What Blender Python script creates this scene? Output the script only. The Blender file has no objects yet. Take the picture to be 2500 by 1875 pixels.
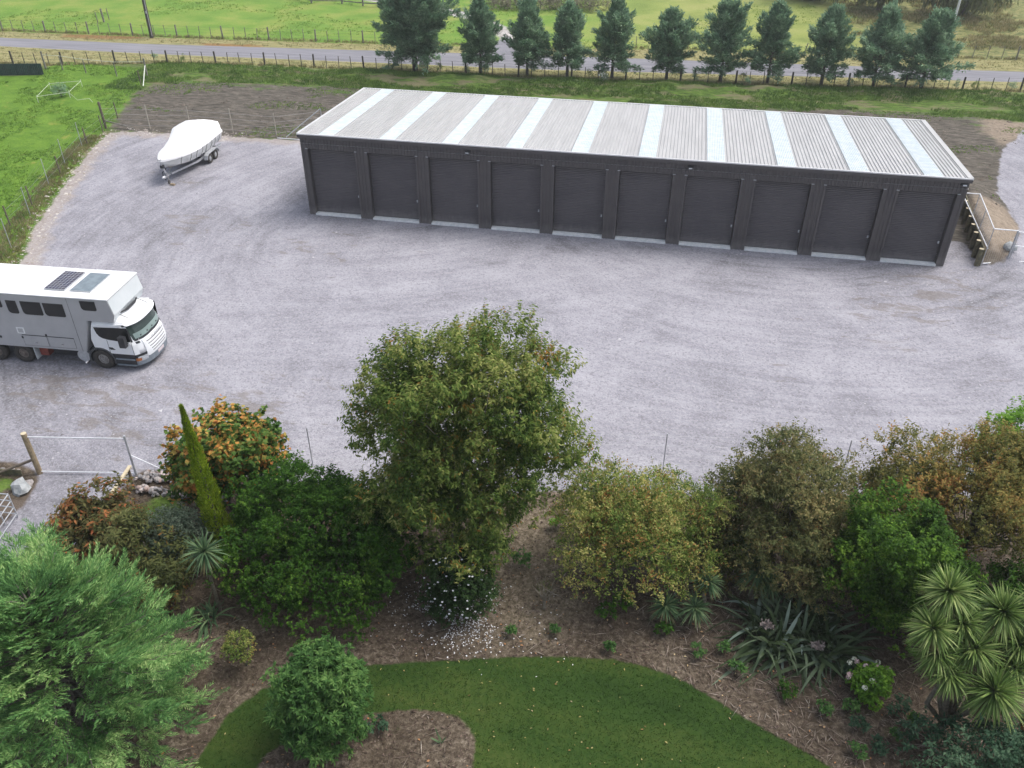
import bpy, bmesh, math, random
import numpy as np
from mathutils import Vector, Matrix
R = math.radians
S = bpy.context.scene
COL = S.collection
rs = np.random.RandomState(7)

# ---------------------------------------------------------------- camera, sky, sun, exposure
FPX, PITCH, ROLL, YAW = 2063.83, 0.604834, 0.00189, -0.190908
CAM = np.array([21.05346, -44.64534, 20.59638])
cp_, sp_ = math.cos(PITCH), math.sin(PITCH)
FW = np.array([math.sin(YAW)*cp_, math.cos(YAW)*cp_, -sp_])
RT0 = np.array([math.cos(YAW), -math.sin(YAW), 0.0]); UP0 = np.cross(RT0, FW)
RT = RT0*math.cos(ROLL)+UP0*math.sin(ROLL); UP = -RT0*math.sin(ROLL)+UP0*math.cos(ROLL)
cd = bpy.data.cameras.new('camera'); cam = bpy.data.objects.new('camera', cd); COL.objects.link(cam)
cd.sensor_width = 36.0; cd.lens = FPX/2500*36; cd.clip_start = 0.5; cd.clip_end = 1500
cam.matrix_world = Matrix(((RT[0], UP[0], -FW[0], CAM[0]), (RT[1], UP[1], -FW[1], CAM[1]),
                           (RT[2], UP[2], -FW[2], CAM[2]), (0, 0, 0, 1)))
S.camera = cam
S.render.resolution_x, S.render.resolution_y = 1024, 768

SUN_EL, SUN_AZ = R(60), R(58)          # azimuth clockwise from +Y
w = bpy.data.worlds.new('World'); S.world = w; w.use_nodes = True
nt = w.node_tree; bg = nt.nodes['Background']
sky = nt.nodes.new('ShaderNodeTexSky'); sky.sky_type = 'NISHITA'; sky.sun_disc = False
sky.sun_elevation = SUN_EL; sky.sun_rotation = SUN_AZ; sky.dust_density = 4.0; sky.air_density = 1.0; sky.ozone_density = 0.6
hs_ = nt.nodes.new('ShaderNodeHueSaturation'); hs_.inputs['Saturation'].default_value = 0.55   # thin overcast
nt.links.new(sky.outputs[0], hs_.inputs['Color']); nt.links.new(hs_.outputs[0], bg.inputs[0]); bg.inputs[1].default_value = 0.15
sd = bpy.data.lights.new('sun', 'SUN'); sd.energy = 1.25; sd.angle = R(34); sd.color = (1.0, 0.95, 0.88)
so = bpy.data.objects.new('sun', sd); COL.objects.link(so)
sdir = Vector((math.sin(SUN_AZ)*math.cos(SUN_EL), math.cos(SUN_AZ)*math.cos(SUN_EL), math.sin(SUN_EL)))
so.rotation_euler = sdir.to_track_quat('Z', 'Y').to_euler()
S.view_settings.view_transform = 'Standard'; S.view_settings.look = 'None'
S.view_settings.exposure = 0.58; S.view_settings.gamma = 1.0
S.render.engine = 'CYCLES'

def gp(px, py, z=0.0):
    """surveyed ground point: where the sight line of a photo pixel meets height z"""
    d = FW+RT*(px-1250)/FPX-UP*(py-937.5)/FPX
    q = CAM+d*((z-CAM[2])/d[2])
    return (float(q[0]), float(q[1]))

# ---------------------------------------------------------------- materials
def newmat(name):
    m = bpy.data.materials.new(name); m.use_nodes = True
    t = m.node_tree; b = t.nodes['Principled BSDF']
    return m, t, b
def nd(t, typ, **kw):
    n = t.nodes.new(typ)
    for k, v in kw.items():
        if k.startswith('i_'):
            k2 = k[2:]; n.inputs[int(k2) if k2.isdigit() else k2].default_value = v
        else: setattr(n, k, v)
    return n
def rgba(c): return (c[0], c[1], c[2], 1.0)
def math_(t, op, a, b=None, c=None, clamp=False):
    n = t.nodes.new('ShaderNodeMath'); n.operation = op; n.use_clamp = clamp
    for i, v in enumerate((a, b, c)):
        if v is None: continue
        if isinstance(v, (int, float)): n.inputs[i].default_value = v
        else: t.links.new(v, n.inputs[i])
    return n.outputs[0]
def mixc(t, f, a, b):
    n = t.nodes.new('ShaderNodeMix'); n.data_type = 'RGBA'
    for idx, v in ((0, f), (6, a), (7, b)):
        if isinstance(v, (int, float)): n.inputs[idx].default_value = v
        elif isinstance(v, tuple): n.inputs[idx].default_value = rgba(v)
        else: t.links.new(v, n.inputs[idx])
    return n.outputs[2]
def noise(t, vec, scale, detail=4, rough=0.55, dist=0.0):
    n = nd(t, 'ShaderNodeTexNoise', i_Scale=scale, i_Detail=detail, i_Roughness=rough, i_Distortion=dist)
    if vec is not None: t.links.new(vec, n.inputs['Vector'])
    return n.outputs['Fac']
def ramp(t, f, stops, interp='LINEAR'):
    n = t.nodes.new('ShaderNodeValToRGB'); n.color_ramp.interpolation = interp
    e = n.color_ramp.elements
    while len(e) < len(stops): e.new(0.5)
    for x, (p, c) in zip(e, stops):
        x.position = p; x.color = rgba(c) if isinstance(c, tuple) else (c, c, c, 1)
    t.links.new(f, n.inputs[0]); return n.outputs[0]
def sstep(t, f, lo, hi):
    n = t.nodes.new('ShaderNodeMapRange'); n.interpolation_type = 'SMOOTHSTEP'
    n.inputs[1].default_value = lo; n.inputs[2].default_value = hi
    t.links.new(f, n.inputs[0]); return n.outputs[0]
def bump(t, b, h, strength, dist=0.02):
    n = nd(t, 'ShaderNodeBump'); n.inputs['Strength'].default_value = strength; n.inputs['Distance'].default_value = dist
    t.links.new(h, n.inputs['Height']); t.links.new(n.outputs[0], b.inputs['Normal'])
def surf(name, c1, c2=None, scale=3.0, rough=0.6, metal=0.0, bmp=0.0, bscale=None, spec=0.5, alpha=None):
    m, t, b = newmat(name)
    b.inputs['Roughness'].default_value = rough; b.inputs['Metallic'].default_value = metal
    b.inputs['Specular IOR Level'].default_value = spec
    tc = nd(t, 'ShaderNodeTexCoord').outputs['Object']
    if c2 is None: c2 = tuple(v*0.88 for v in c1)
    f = noise(t, tc, scale, 6, 0.6)
    f = sstep(t, f, 0.35, 0.68)
    t.links.new(mixc(t, f, c1, c2), b.inputs['Base Color'])
    if bmp: bump(t, b, noise(t, tc, bscale or scale*8, 4), bmp)
    return m
def leafmat(name, stops, clump=1.0, cw=0.5, transl=0.42, rough=0.6, patch=None):
    """patch=(colour stops, noise scale, lo, hi): autumn colour in patches"""
    m, t, b = newmat(name)
    g = nd(t, 'ShaderNodeNewGeometry'); tc = nd(t, 'ShaderNodeTexCoord').outputs['Object']
    rnd = g.outputs['Random Per Island']
    n1 = sstep(t, noise(t, tc, clump, 3), 0.3, 0.7)
    f = math_(t, 'ADD', math_(t, 'MULTIPLY', rnd, 1-cw), math_(t, 'MULTIPLY', n1, cw))
    c = ramp(t, f, stops)
    if patch:
        pst, psc, lo, hi = patch
        r2 = math_(t, 'FRACT', math_(t, 'MULTIPLY', rnd, 37.7))
        pf = math_(t, 'ADD', noise(t, tc, psc, 3), math_(t, 'MULTIPLY', r2, 0.35))
        c = mixc(t, sstep(t, pf, lo, hi), c, ramp(t, math_(t, 'FRACT', math_(t, 'MULTIPLY', rnd, 91.3)), pst))
    t.links.new(c, b.inputs['Base Color'])
    b.inputs['Roughness'].default_value = rough; b.inputs['Specular IOR Level'].default_value = 0.14
    tr = nd(t, 'ShaderNodeBsdfTranslucent'); t.links.new(c, tr.inputs[0])
    mx = nd(t, 'ShaderNodeMixShader', i_Fac=transl)
    t.links.new(b.outputs[0], mx.inputs[1]); t.links.new(tr.outputs[0], mx.inputs[2])
    t.links.new(mx.outputs[0], t.nodes['Material Output'].inputs['Surface'])
    return m

M = {}
M['charcoal'] = surf('charcoal_steel', (0.092, 0.084, 0.086), (0.078, 0.072, 0.077), 1.2, 0.5)
M['door'] = surf('roller_door_steel', (0.118, 0.110, 0.118), (0.100, 0.094, 0.104), 0.8, 0.5)
M['flash'] = surf('pale_flashing', (0.75, 0.75, 0.76), rough=0.35, metal=0.3)
M['concrete'] = surf('concrete', (0.86, 0.87, 0.87), (0.70, 0.74, 0.75), 6, 0.8, bmp=0.2)
M['white'] = surf('white_paint', (0.86, 0.87, 0.88), (0.80, 0.82, 0.84), 1.5, 0.35)
M['cabwhite'] = surf('cab_white', (0.84, 0.86, 0.88), (0.80, 0.83, 0.86), 2, 0.25)
M['silver'] = surf('silver_panel', (0.46, 0.47, 0.49), (0.41, 0.42, 0.44), 0.9, 0.4, 0.15)
M['palepanel'] = surf('pale_panel', (0.62, 0.66, 0.68), (0.55, 0.60, 0.62), 0.7, 0.35)
M['glass'] = surf('dark_glass', (0.012, 0.014, 0.016), (0.02, 0.022, 0.022), 2, 0.12, spec=0.35)
M['screen'] = surf('windscreen_glass', (0.035, 0.055, 0.052), (0.06, 0.085, 0.08), 1.5, 0.10, spec=0.6)
M['dash'] = surf('dashboard', (0.26, 0.34, 0.33), (0.20, 0.27, 0.26), 2.0, 0.3, spec=0.6)
M['black'] = surf('black_plastic', (0.02, 0.022, 0.028), (0.03, 0.032, 0.036), 4, 0.5)
M['darkgrey'] = surf('dark_grey', (0.07, 0.075, 0.085), (0.05, 0.055, 0.06), 4, 0.5)
M['bumper'] = surf('bumper_grey', (0.22, 0.26, 0.30), (0.16, 0.19, 0.22), 5, 0.45)
M['rubber'] = surf('tyre_rubber', (0.035, 0.033, 0.032), (0.07, 0.062, 0.055), 7, 0.85, bmp=0.3)
M['alloy'] = surf('wheel_metal', (0.45, 0.45, 0.45), (0.20, 0.19, 0.18), 14, 0.4, 0.6)
M['rustrim'] = surf('worn_wheel', (0.12, 0.10, 0.09), (0.2, 0.17, 0.15), 9, 0.7)
M['chrome'] = surf('bright_metal', (0.7, 0.7, 0.7), (0.5, 0.5, 0.5), 9, 0.2, 0.9)
M['galv'] = surf('galvanised_pipe', (0.55, 0.57, 0.60), (0.42, 0.44, 0.47), 8, 0.45, 0.35)
M['galvbright'] = surf('new_pipe', (0.80, 0.82, 0.86), (0.68, 0.70, 0.74), 8, 0.4, 0.1)
M['cover'] = surf('boat_cover', (0.93, 0.93, 0.94), (0.90, 0.90, 0.92), 1.2, 0.6, bmp=0.35, bscale=2.2)
M['hull'] = surf('boat_hull', (0.66, 0.68, 0.69), (0.56, 0.57, 0.57), 1.2, 0.3)
M['hulldark'] = surf('antifoul', (0.36, 0.33, 0.31), (0.28, 0.25, 0.24), 2.5, 0.6)
M['amber'] = surf('amber_lens', (0.45, 0.16, 0.05), rough=0.25)
M['lens'] = surf('clear_lens', (0.6, 0.63, 0.66), (0.4, 0.42, 0.45), 12, 0.15)
M['red'] = surf('red_box', (0.25, 0.05, 0.035), (0.16, 0.04, 0.03), 4, 0.6)
M['plate'] = surf('number_plate', (0.72, 0.66, 0.68), (0.62, 0.52, 0.55), 25, 0.5)
M['tape'] = surf('white_tape', (0.7, 0.74, 0.66), (0.6, 0.64, 0.55), 5, 0.7)
M['wood'] = surf('weathered_post', (0.20, 0.165, 0.125), (0.11, 0.09, 0.075), 9, 0.9, bmp=0.4)
M['darkwood'] = surf('dark_post', (0.05, 0.045, 0.042), (0.09, 0.08, 0.07), 5, 0.9, bmp=0.4)
M['greywood'] = surf('grey_post', (0.26, 0.25, 0.22), (0.16, 0.15, 0.13), 5, 0.9, bmp=0.4)
M['newwood'] = surf('pine_post', (0.34, 0.27, 0.17), (0.22, 0.17, 0.11), 7, 0.85, bmp=0.3)
M['sleeper'] = surf('treated_timber', (0.17, 0.155, 0.095), (0.09, 0.085, 0.06), 5, 0.9, bmp=0.4)
M['palewood'] = surf('sawn_timber', (0.62, 0.54, 0.38), (0.5, 0.42, 0.28), 6, 0.8, bmp=0.2)
M['bark'] = surf('grey_bark', (0.16, 0.145, 0.125), (0.08, 0.07, 0.06), 10, 0.95, bmp=0.5)
M['palebark'] = surf('pale_bark', (0.26, 0.23, 0.18), (0.15, 0.13, 0.10), 12, 0.95, bmp=0.5)
M['darkbark'] = surf('dark_bark', (0.08, 0.07, 0.06), (0.05, 0.045, 0.04), 10, 0.95, bmp=0.5)
M['greencorr'] = surf('green_iron', (0.04, 0.075, 0.07), (0.025, 0.045, 0.045), 3, 0.6)
M['rock'] = surf('river_stone', (0.42, 0.39, 0.38), (0.22, 0.20, 0.20), 5, 0.85, bmp=0.4)
M['whiterock'] = surf('pale_boulder', (0.40, 0.42, 0.43), (0.25, 0.27, 0.28), 4, 0.8, bmp=0.5)
M['petal'] = surf('white_petal', (0.85, 0.86, 0.88), rough=0.7)
M['pinkpetal'] = surf('pink_petal', (0.55, 0.36, 0.38), (0.62, 0.5, 0.48), 9, 0.8)
M['cream'] = surf('cream_petal', (0.72, 0.74, 0.60), rough=0.8)
M['lamp'] = surf('lamp_face', (0.7, 0.72, 0.76), rough=0.3)

def mat_roof():
    m, t, b = newmat('zincalume_roof')
    tc = nd(t, 'ShaderNodeTexCoord').outputs['Object']
    mp = nd(t, 'ShaderNodeMapping'); mp.inputs['Scale'].default_value = (2.6, 0.35, 1); t.links.new(tc, mp.inputs[0])
    f1 = noise(t, mp.outputs[0], 1.0, 5, 0.65)
    f2 = noise(t, tc, 4.5, 4, 0.6)
    f = sstep(t, math_(t, 'ADD', math_(t, 'MULTIPLY', f1, 0.6), math_(t, 'MULTIPLY', f2, 0.4)), 0.36, 0.66)
    c = mixc(t, f, (0.43, 0.43, 0.43), (0.52, 0.52, 0.52))
    t.links.new(c, b.inputs['Base Color'])
    b.inputs['Metallic'].default_value = 0.25
    t.links.new(ramp(t, f2, [(0.3, 0.38), (0.7, 0.55)]), b.inputs['Roughness'])
    return m
def mat_sky():
    m, t, b = newmat('translucent_sheet')
    tc = nd(t, 'ShaderNodeTexCoord').outputs['Object']
    sp = nd(t, 'ShaderNodeSeparateXYZ'); t.links.new(tc, sp.inputs[0])
    band = math_(t, 'FRACT', math_(t, 'MULTIPLY', sp.outputs[1], 0.93))
    line = sstep(t, math_(t, 'ABSOLUTE', math_(t, 'SUBTRACT', band, 0.5)), 0.36, 0.44)
    f = sstep(t, noise(t, tc, 3.0, 5, 0.7), 0.4, 0.62)
    c = mixc(t, f, (0.50, 0.58, 0.62), (0.62, 0.67, 0.70))
    c = mixc(t, math_(t, 'MULTIPLY', line, 0.2), c, (0.78, 0.84, 0.86))
    t.links.new(c, b.inputs['Base Color']); b.inputs['Roughness'].default_value = 0.3
    return m
def dusty(m):
    t = m.node_tree; b = t.nodes['Principled BSDF']; src = b.inputs['Base Color'].links[0].from_socket
    tc = nd(t, 'ShaderNodeTexCoord').outputs['Object']; sp = nd(t, 'ShaderNodeSeparateXYZ'); t.links.new(tc, sp.inputs[0])
    mp = nd(t, 'ShaderNodeMapping'); mp.inputs['Scale'].default_value = (2.5, 2.5, 0.8); t.links.new(tc, mp.inputs[0])
    n = noise(t, mp.outputs[0], 1.6, 6, 0.75)
    low = sstep(t, math_(t, 'ADD', sp.outputs[2], math_(t, 'MULTIPLY', n, -1.1)), 0.1, -0.45)
    high = math_(t, 'MULTIPLY', sstep(t, n, 0.52, 0.75), 0.10)
    t.links.new(mixc(t, math_(t, 'MAXIMUM', math_(t, 'MULTIPLY', low, 0.35), high), src, (0.30, 0.28, 0.27)), b.inputs['Base Color'])
dusty(M['charcoal']); dusty(M['door'])
M['roof'] = mat_roof(); M['skylight'] = mat_sky()

# ---------------------------------------------------------------- mesh helpers
class MB:
    def __init__(s): s.v = []; s.f = []; s.n = 0; s.mi = []
    def add(s, v, f, mi=0):
        v = [tuple(map(float, p)) for p in v]
        s.v += v; s.f += [tuple(i+s.n for i in q) for q in f]; s.mi += [mi]*len(f); s.n += len(v); return s
    def box(s, x0, x1, y0, y1, z0, z1, mi=0):
        v = [(x0,y0,z0),(x1,y0,z0),(x1,y1,z0),(x0,y1,z0),(x0,y0,z1),(x1,y0,z1),(x1,y1,z1),(x0,y1,z1)]
        return s.add(v, [(0,3,2,1),(4,5,6,7),(0,1,5,4),(1,2,6,5),(2,3,7,6),(3,0,4,7)], mi)
    def beam(s, a, b, wd, ht, mi=0):
        a = Vector(a); b = Vector(b); d = (b-a).normalized()
        u = Vector((0,0,1)) if abs(d.z) < 0.95 else Vector((1,0,0))
        r = d.cross(u).normalized()*wd/2; q = r.cross(d).normalized()*ht/2
        v = [a-r-q, a+r-q, a+r+q, a-r+q, b-r-q, b+r-q, b+r+q, b-r+q]
        return s.add(v, [(3,2,1,0),(4,5,6,7),(0,1,5,4),(1,2,6,5),(2,3,7,6),(3,0,4,7)], mi)
    def tube(s, pts, rad, n=8, mi=0, cap=True):
        pts = [Vector(p) for p in pts]; k = len(pts)
        if not hasattr(rad, '__len__'): rad = [rad]*k
        vs = []; ref = None
        for i, p in enumerate(pts):
            d = (pts[min(i+1,k-1)]-pts[max(i-1,0)]).normalized()
            if ref is None: ref = Vector((0,0,1)) if abs(d.z) < 0.9 else Vector((1,0,0))
            a = d.cross(ref).normalized(); b2 = d.cross(a).normalized()
            for j in range(n):
                th = 2*math.pi*j/n; vs.append(p+(a*math.cos(th)+b2*math.sin(th))*rad[i])
        fs = [(i*n+j, i*n+(j+1)%n, (i+1)*n+(j+1)%n, (i+1)*n+j) for i in range(k-1) for j in range(n)]
        if cap: fs += [tuple(range(n))[::-1], tuple(range((k-1)*n, k*n))]
        return s.add(vs, fs, mi)
    def prism(s, poly, axis, a, b, mi=0):
        """polygon in the plane normal to axis ('x','y','z'), extruded a..b"""
        def P(u, v, w): return {'x': (w,u,v), 'y': (u,w,v), 'z': (u,v,w)}[axis]
        n = len(poly)
        v = [P(p[0],p[1],a) for p in poly]+[P(p[0],p[1],b) for p in poly]
        f = [tuple(range(n)), tuple(range(n,2*n))[::-1]]+[(i,i+n,(i+1)%n+n,(i+1)%n) for i in range(n)]
        return s.add(v, f, mi)
    def loft(s, secs, closed=True, cap=True, mi=0):
        n = len(secs[0]); v = [p for q in secs for p in q]; f = []
        for i in range(len(secs)-1):
            for j in range(n if closed else n-1):
                f.append((i*n+j, i*n+(j+1)%n, (i+1)*n+(j+1)%n, (i+1)*n+j))
        if cap and closed: f += [tuple(range(n))[::-1], tuple(range((len(secs)-1)*n, len(secs)*n))]
        return s.add(v, f, mi)
    def cyl(s, c, axis, r, h, n=20, mi=0):
        a = Vector(axis).normalized()*h/2; c = Vector(c)
        return s.tube([c-a, c+a], r, n, mi)
    def build(s, name, mat, parent=None, smooth=False, fix=True):
        me = bpy.data.meshes.new(name); me.from_pydata(s.v, [], s.f)
        for m in (mat if isinstance(mat, (list, tuple)) else [mat]): me.materials.append(m)
        me.polygons.foreach_set('material_index', s.mi)
        if fix:
            bm = bmesh.new(); bm.from_mesh(me); bmesh.ops.recalc_face_normals(bm, faces=bm.faces); bm.to_mesh(me); bm.free()
        if smooth: me.polygons.foreach_set('use_smooth', [True]*len(me.polygons))
        o = bpy.data.objects.new(name, me); COL.objects.link(o)
        if parent is not None: o.parent = parent
        return o
def bevel(o, wd=0.02, seg=2, ang=35):
    bm = bmesh.new(); bm.from_mesh(o.data)
    es = [e for e in bm.edges if len(e.link_faces) == 2 and e.calc_face_angle(0) > R(ang)]
    bmesh.ops.bevel(bm, geom=es, offset=wd, segments=seg, affect='EDGES', clamp_overlap=True)
    bm.to_mesh(o.data); bm.free(); return o
def rawmesh(name, V, Fq, mat, parent=None, smooth=False):
    """numpy quads/tris -> object. V (n,3), Fq (m,k)"""
    me = bpy.data.meshes.new(name); V = np.ascontiguousarray(V, dtype=np.float32); Fq = np.ascontiguousarray(Fq, dtype=np.int32)
    me.vertices.add(len(V)); me.vertices.foreach_set('co', V.ravel())
    k = Fq.shape[1]; me.loops.add(Fq.size); me.loops.foreach_set('vertex_index', Fq.ravel())
    me.polygons.add(len(Fq)); me.polygons.foreach_set('loop_start', np.arange(len(Fq), dtype=np.int32)*k)
    me.update(calc_edges=True)
    me.materials.append(mat)
    if smooth: me.polygons.foreach_set('use_smooth', [True]*len(me.polygons))
    o = bpy.data.objects.new(name, me); COL.objects.link(o)
    if parent is not None: o.parent = parent
    return o
def tag(o, label=None, cat=None, group=None, kind=None):
    if label: o['label'] = label
    if cat: o['category'] = cat
    if group: o['group'] = group
    if kind: o['kind'] = kind
    return o
def empty(name, loc, rz=0, label=None, cat=None, group=None):
    o = bpy.data.objects.new(name, None); COL.objects.link(o); o.location = loc; o.rotation_euler = (0,0,rz)
    o.empty_display_size = 0.3
    return tag(o, label, cat, group)
def copy_tree(o, parent=None):
    c = o.copy(); COL.objects.link(c); c.parent = parent
    for ch in o.children: copy_tree(ch, c)
    return c

# ---------------------------------------------------------------- terrain
def px(*pts): return [gp(a, b) for a, b in pts]
SHED_L, SHED_D = 36.0, 11.18
NEARF = [(-60, 26.6), (-37.9, 27.7), (-26.8, 30.9), (-15.2, 31.7), (-2.9, 32.1), (11.3, 32.6), (34.1, 34.5), (47.2, 35.9), (75, 38.6)]
FARF = [(-90, 38.0), (-51.4, 39.8), (-31.0, 40.7), (-10.9, 42.2), (8, 44.2), (22, 46.2), (48.9, 47.9), (90, 50.3)]
def yline(L, x): return np.interp(x, [p[0] for p in L], [p[1] for p in L])
ROAD_N = [(-150, 30), (-46.9, 33.6), (-30.6, 33.75), (9.4, 35.6), (44.5, 39.1), (51.1, 39.7), (160, 50)]
ROAD_F = [(-150, 32.3), (-49.4, 36.9), (-32.9, 37.4), (12.6, 41.1), (45.2, 43.0), (52.1, 43.5), (160, 54)]
Z = {}
Z['road'] = ROAD_N+ROAD_F[::-1]
Z['verge'] = [(p[0], p[1]-0.2) for p in NEARF]+[(p[0], p[1]-0.3) for p in FARF][::-1]
Z['path'] = px((985, 0), (1084, 16), (1135, 27), (1192, 47), (1245, 70), (1262, 100), (1300, 135), (1185, 135), (1228, 105), (1205, 78), (1170, 57), (1135, 45), (1088, 30), (1040, 14), (880, -6), (700, -24), (700, -40), (960, -12))
Z['junction'] = px((1232, 84), (1246, 98), (1262, 118), (1330, 150), (1120, 145), (1196, 118))
Z['grass_left'] = px((0, 185), (70, 185), (105, 172), (150, 150), (358, 168), (352, 192), (300, 262), (262, 312), (205, 372), (140, 462), (84, 540), (40, 632), (0, 690), (-150, 900), (-900, 900), (-700, 185))
Z['soil'] = px((262, 322), (300, 270), (335, 222), (382, 208), (470, 198), (640, 206), (860, 212), (1200, 240), (1600, 262), (2100, 268), (2300, 280), (2520, 300), (2520, 345), (2440, 360), (2420, 450), (2470, 560), (2420, 648), (2380, 640), (2330, 560), (2000, 480), (900, 400), (728, 343), (290, 322))
Z['gravel'] = (px((55, 640), (82, 560), (145, 470), (215, 375), (265, 326), (300, 320), (728, 343))+[(-0.2, 12.5), (0.2, 6), (35.8, 6), (36.0, 3.6), (37.9, 3.3), (38.0, 0.6)]
   + px((2455, 646), (2490, 560), (2432, 470), (2445, 370), (2500, 318), (2600, 290), (3600, 400), (4000, 1300), (2200, 1215), (2068, 1215), (1850, 1225), (1640, 1215), (1480, 1200), (1330, 1200), (1200, 1215), (1000, 1200), (755, 1185), (560, 1165), (345, 1150), (335, 1165), (300, 1200), (230, 1290), (190, 1400), (60, 1500), (-300, 1500), (0, 1295), (60, 1225), (92, 1170), (85, 1150), (40, 1132), (-30, 1125), (-900, 1125), (-900, 800), (-100, 800)))
Z['lawn'] = px((300, 2300), (430, 2000), (480, 1860), (555, 1745), (640, 1682), (760, 1648), (880, 1625), (1100, 1612), (1250, 1604), (1400, 1604), (1500, 1610), (1570, 1626), (1650, 1652), (1730, 1698), (1810, 1748), (1900, 1800), (1960, 1832), (2040, 1880), (2200, 2000), (2300, 2300))
Z['island'] = px((900, 1742), (1000, 1732), (1085, 1738), (1135, 1762), (1158, 1800), (1160, 1830), (1150, 1900), (1100, 2100), (760, 2100), (640, 1960), (620, 1880), (660, 1830), (760, 1790))
Z['garden'] = px((-200, 1180), (60, 1225), (92, 1170), (85, 1150), (40, 1132), (-30, 1125), (-900, 1125), (-900, 2600), (3500, 2600), (3200, 1400), (2200, 1215), (2068, 1215), (1850, 1225), (1640, 1215), (1480, 1200), (1330, 1200), (1200, 1215), (1000, 1200), (755, 1185), (560, 1165), (345, 1150), (335, 1165), (300, 1200), (230, 1290), (190, 1400), (60, 1500), (-100, 1480), (0, 1295), (-100, 1300))
def sdf(poly, X, Y):
    P = np.array(poly); n = len(P); d = np.full(X.shape, 1e9); ins = np.zeros(X.shape, bool)
    for i in range(n):
        a = P[i]; b = P[(i+1) % n]; e = b-a; wx = X-a[0]; wy = Y-a[1]
        h = np.clip((wx*e[0]+wy*e[1])/(e@e+1e-12), 0, 1)
        d = np.minimum(d, (wx-e[0]*h)**2+(wy-e[1]*h)**2)
        c = ((a[1] > Y) != (b[1] > Y))
        with np.errstate(divide='ignore', invalid='ignore'):
            xi = (b[0]-a[0])*(Y-a[1])/(b[1]-a[1]+1e-12)+a[0]
        ins ^= c & (X < xi)
    return np.where(ins, 1, -1)*np.sqrt(d)
def vnoise(X, Y, seed=0, octv=3):
    r = np.random.RandomState(seed); out = 0; amp = 1
    for o in range(octv):
        g = 0
        for k in range(7):
            th = r.rand()*6.28; ph = r.rand()*6.28; fr = (2**o)*(0.7+0.6*r.rand())
            g = g+np.sin((X*math.cos(th)+Y*math.sin(th))*fr+ph)
        out = out+g/3.5*amp; amp *= 0.5
    return out
def wall_x(y): return 38.0+0.11*(y-0.5)
def height(X, Y):
    X = np.asarray(X, float); Y = np.asarray(Y, float)
    h = np.zeros(X.shape)
    yf = yline(NEARF, X); t = Y-(yf-2.2)                       # grassy berm beside the road fence
    wid = np.clip((X+26)/6, 0, 1)
    h += 0.55*np.exp(-((t)/1.5)**2)*wid*(0.8+0.2*np.sin(X*0.7)+0.12*np.sin(X*2.3))
    # raised ground behind the retaining wall
    sx = np.clip((X-wall_x(Y))/0.06, 0, 1); fall = np.clip(1-(X-wall_x(Y)-0.5)/2.6, 0, 1); fall = fall*fall*(3-2*fall)
    front = np.clip((Y-0.62)/0.9, 0, 1); back = np.clip(1-(Y-9)/5, 0, 1)
    h += 0.9*sx*fall*front*back
    so_ = sdf(Z['soil'], X, Y); k = np.clip(so_/1.0, 0, 1)
    shed = np.clip(np.maximum(np.maximum(-X, X-36), np.maximum(-Y, Y-11.2))/0.5, 0, 1)
    h += k*shed*(0.05*vnoise(X*1.7, Y*3.2, 3)+0.03)
    fd = np.clip((Y-yline(FARF, X)-1)/5, 0, 1)
    h += fd*(0.35*vnoise(X*0.09, Y*0.09, 5, 2)+0.10*vnoise(X*0.6, Y*0.6, 6))
    tus = fd*np.clip((X-38)/10, 0, 1); h += tus*0.16*np.abs(vnoise(X*1.3, Y*1.3, 8))
    gl = np.clip(sdf(Z['grass_left'], X, Y)/1.5, 0, 1); h += gl*0.05*vnoise(X*1.2, Y*1.2, 9)
    return h
def hz(x, y): return float(height(np.array([x]), np.array([y]))[0])

def axis(segs):
    out = [segs[0][0]]
    for a, b, st in segs:
        n = max(1, int(round((b-a)/st))); out += list(np.linspace(a, b, n+1)[1:])
    return np.array(out)
gx = axis([(-160, -70, 6), (-70, -27, 0.8), (-27, 48, 0.3), (48, 75, 0.8), (75, 170, 6)])
gy = axis([(-75, -40, 2.5), (-40, 48, 0.3), (48, 85, 0.8), (85, 260, 7)])
# a finer grid line right at the retaining wall's face
GX, GY = np.meshgrid(gx, gy); HX = height(GX, GY)
SD = {k: sdf(p, GX, GY) for k, p in Z.items()}

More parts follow.
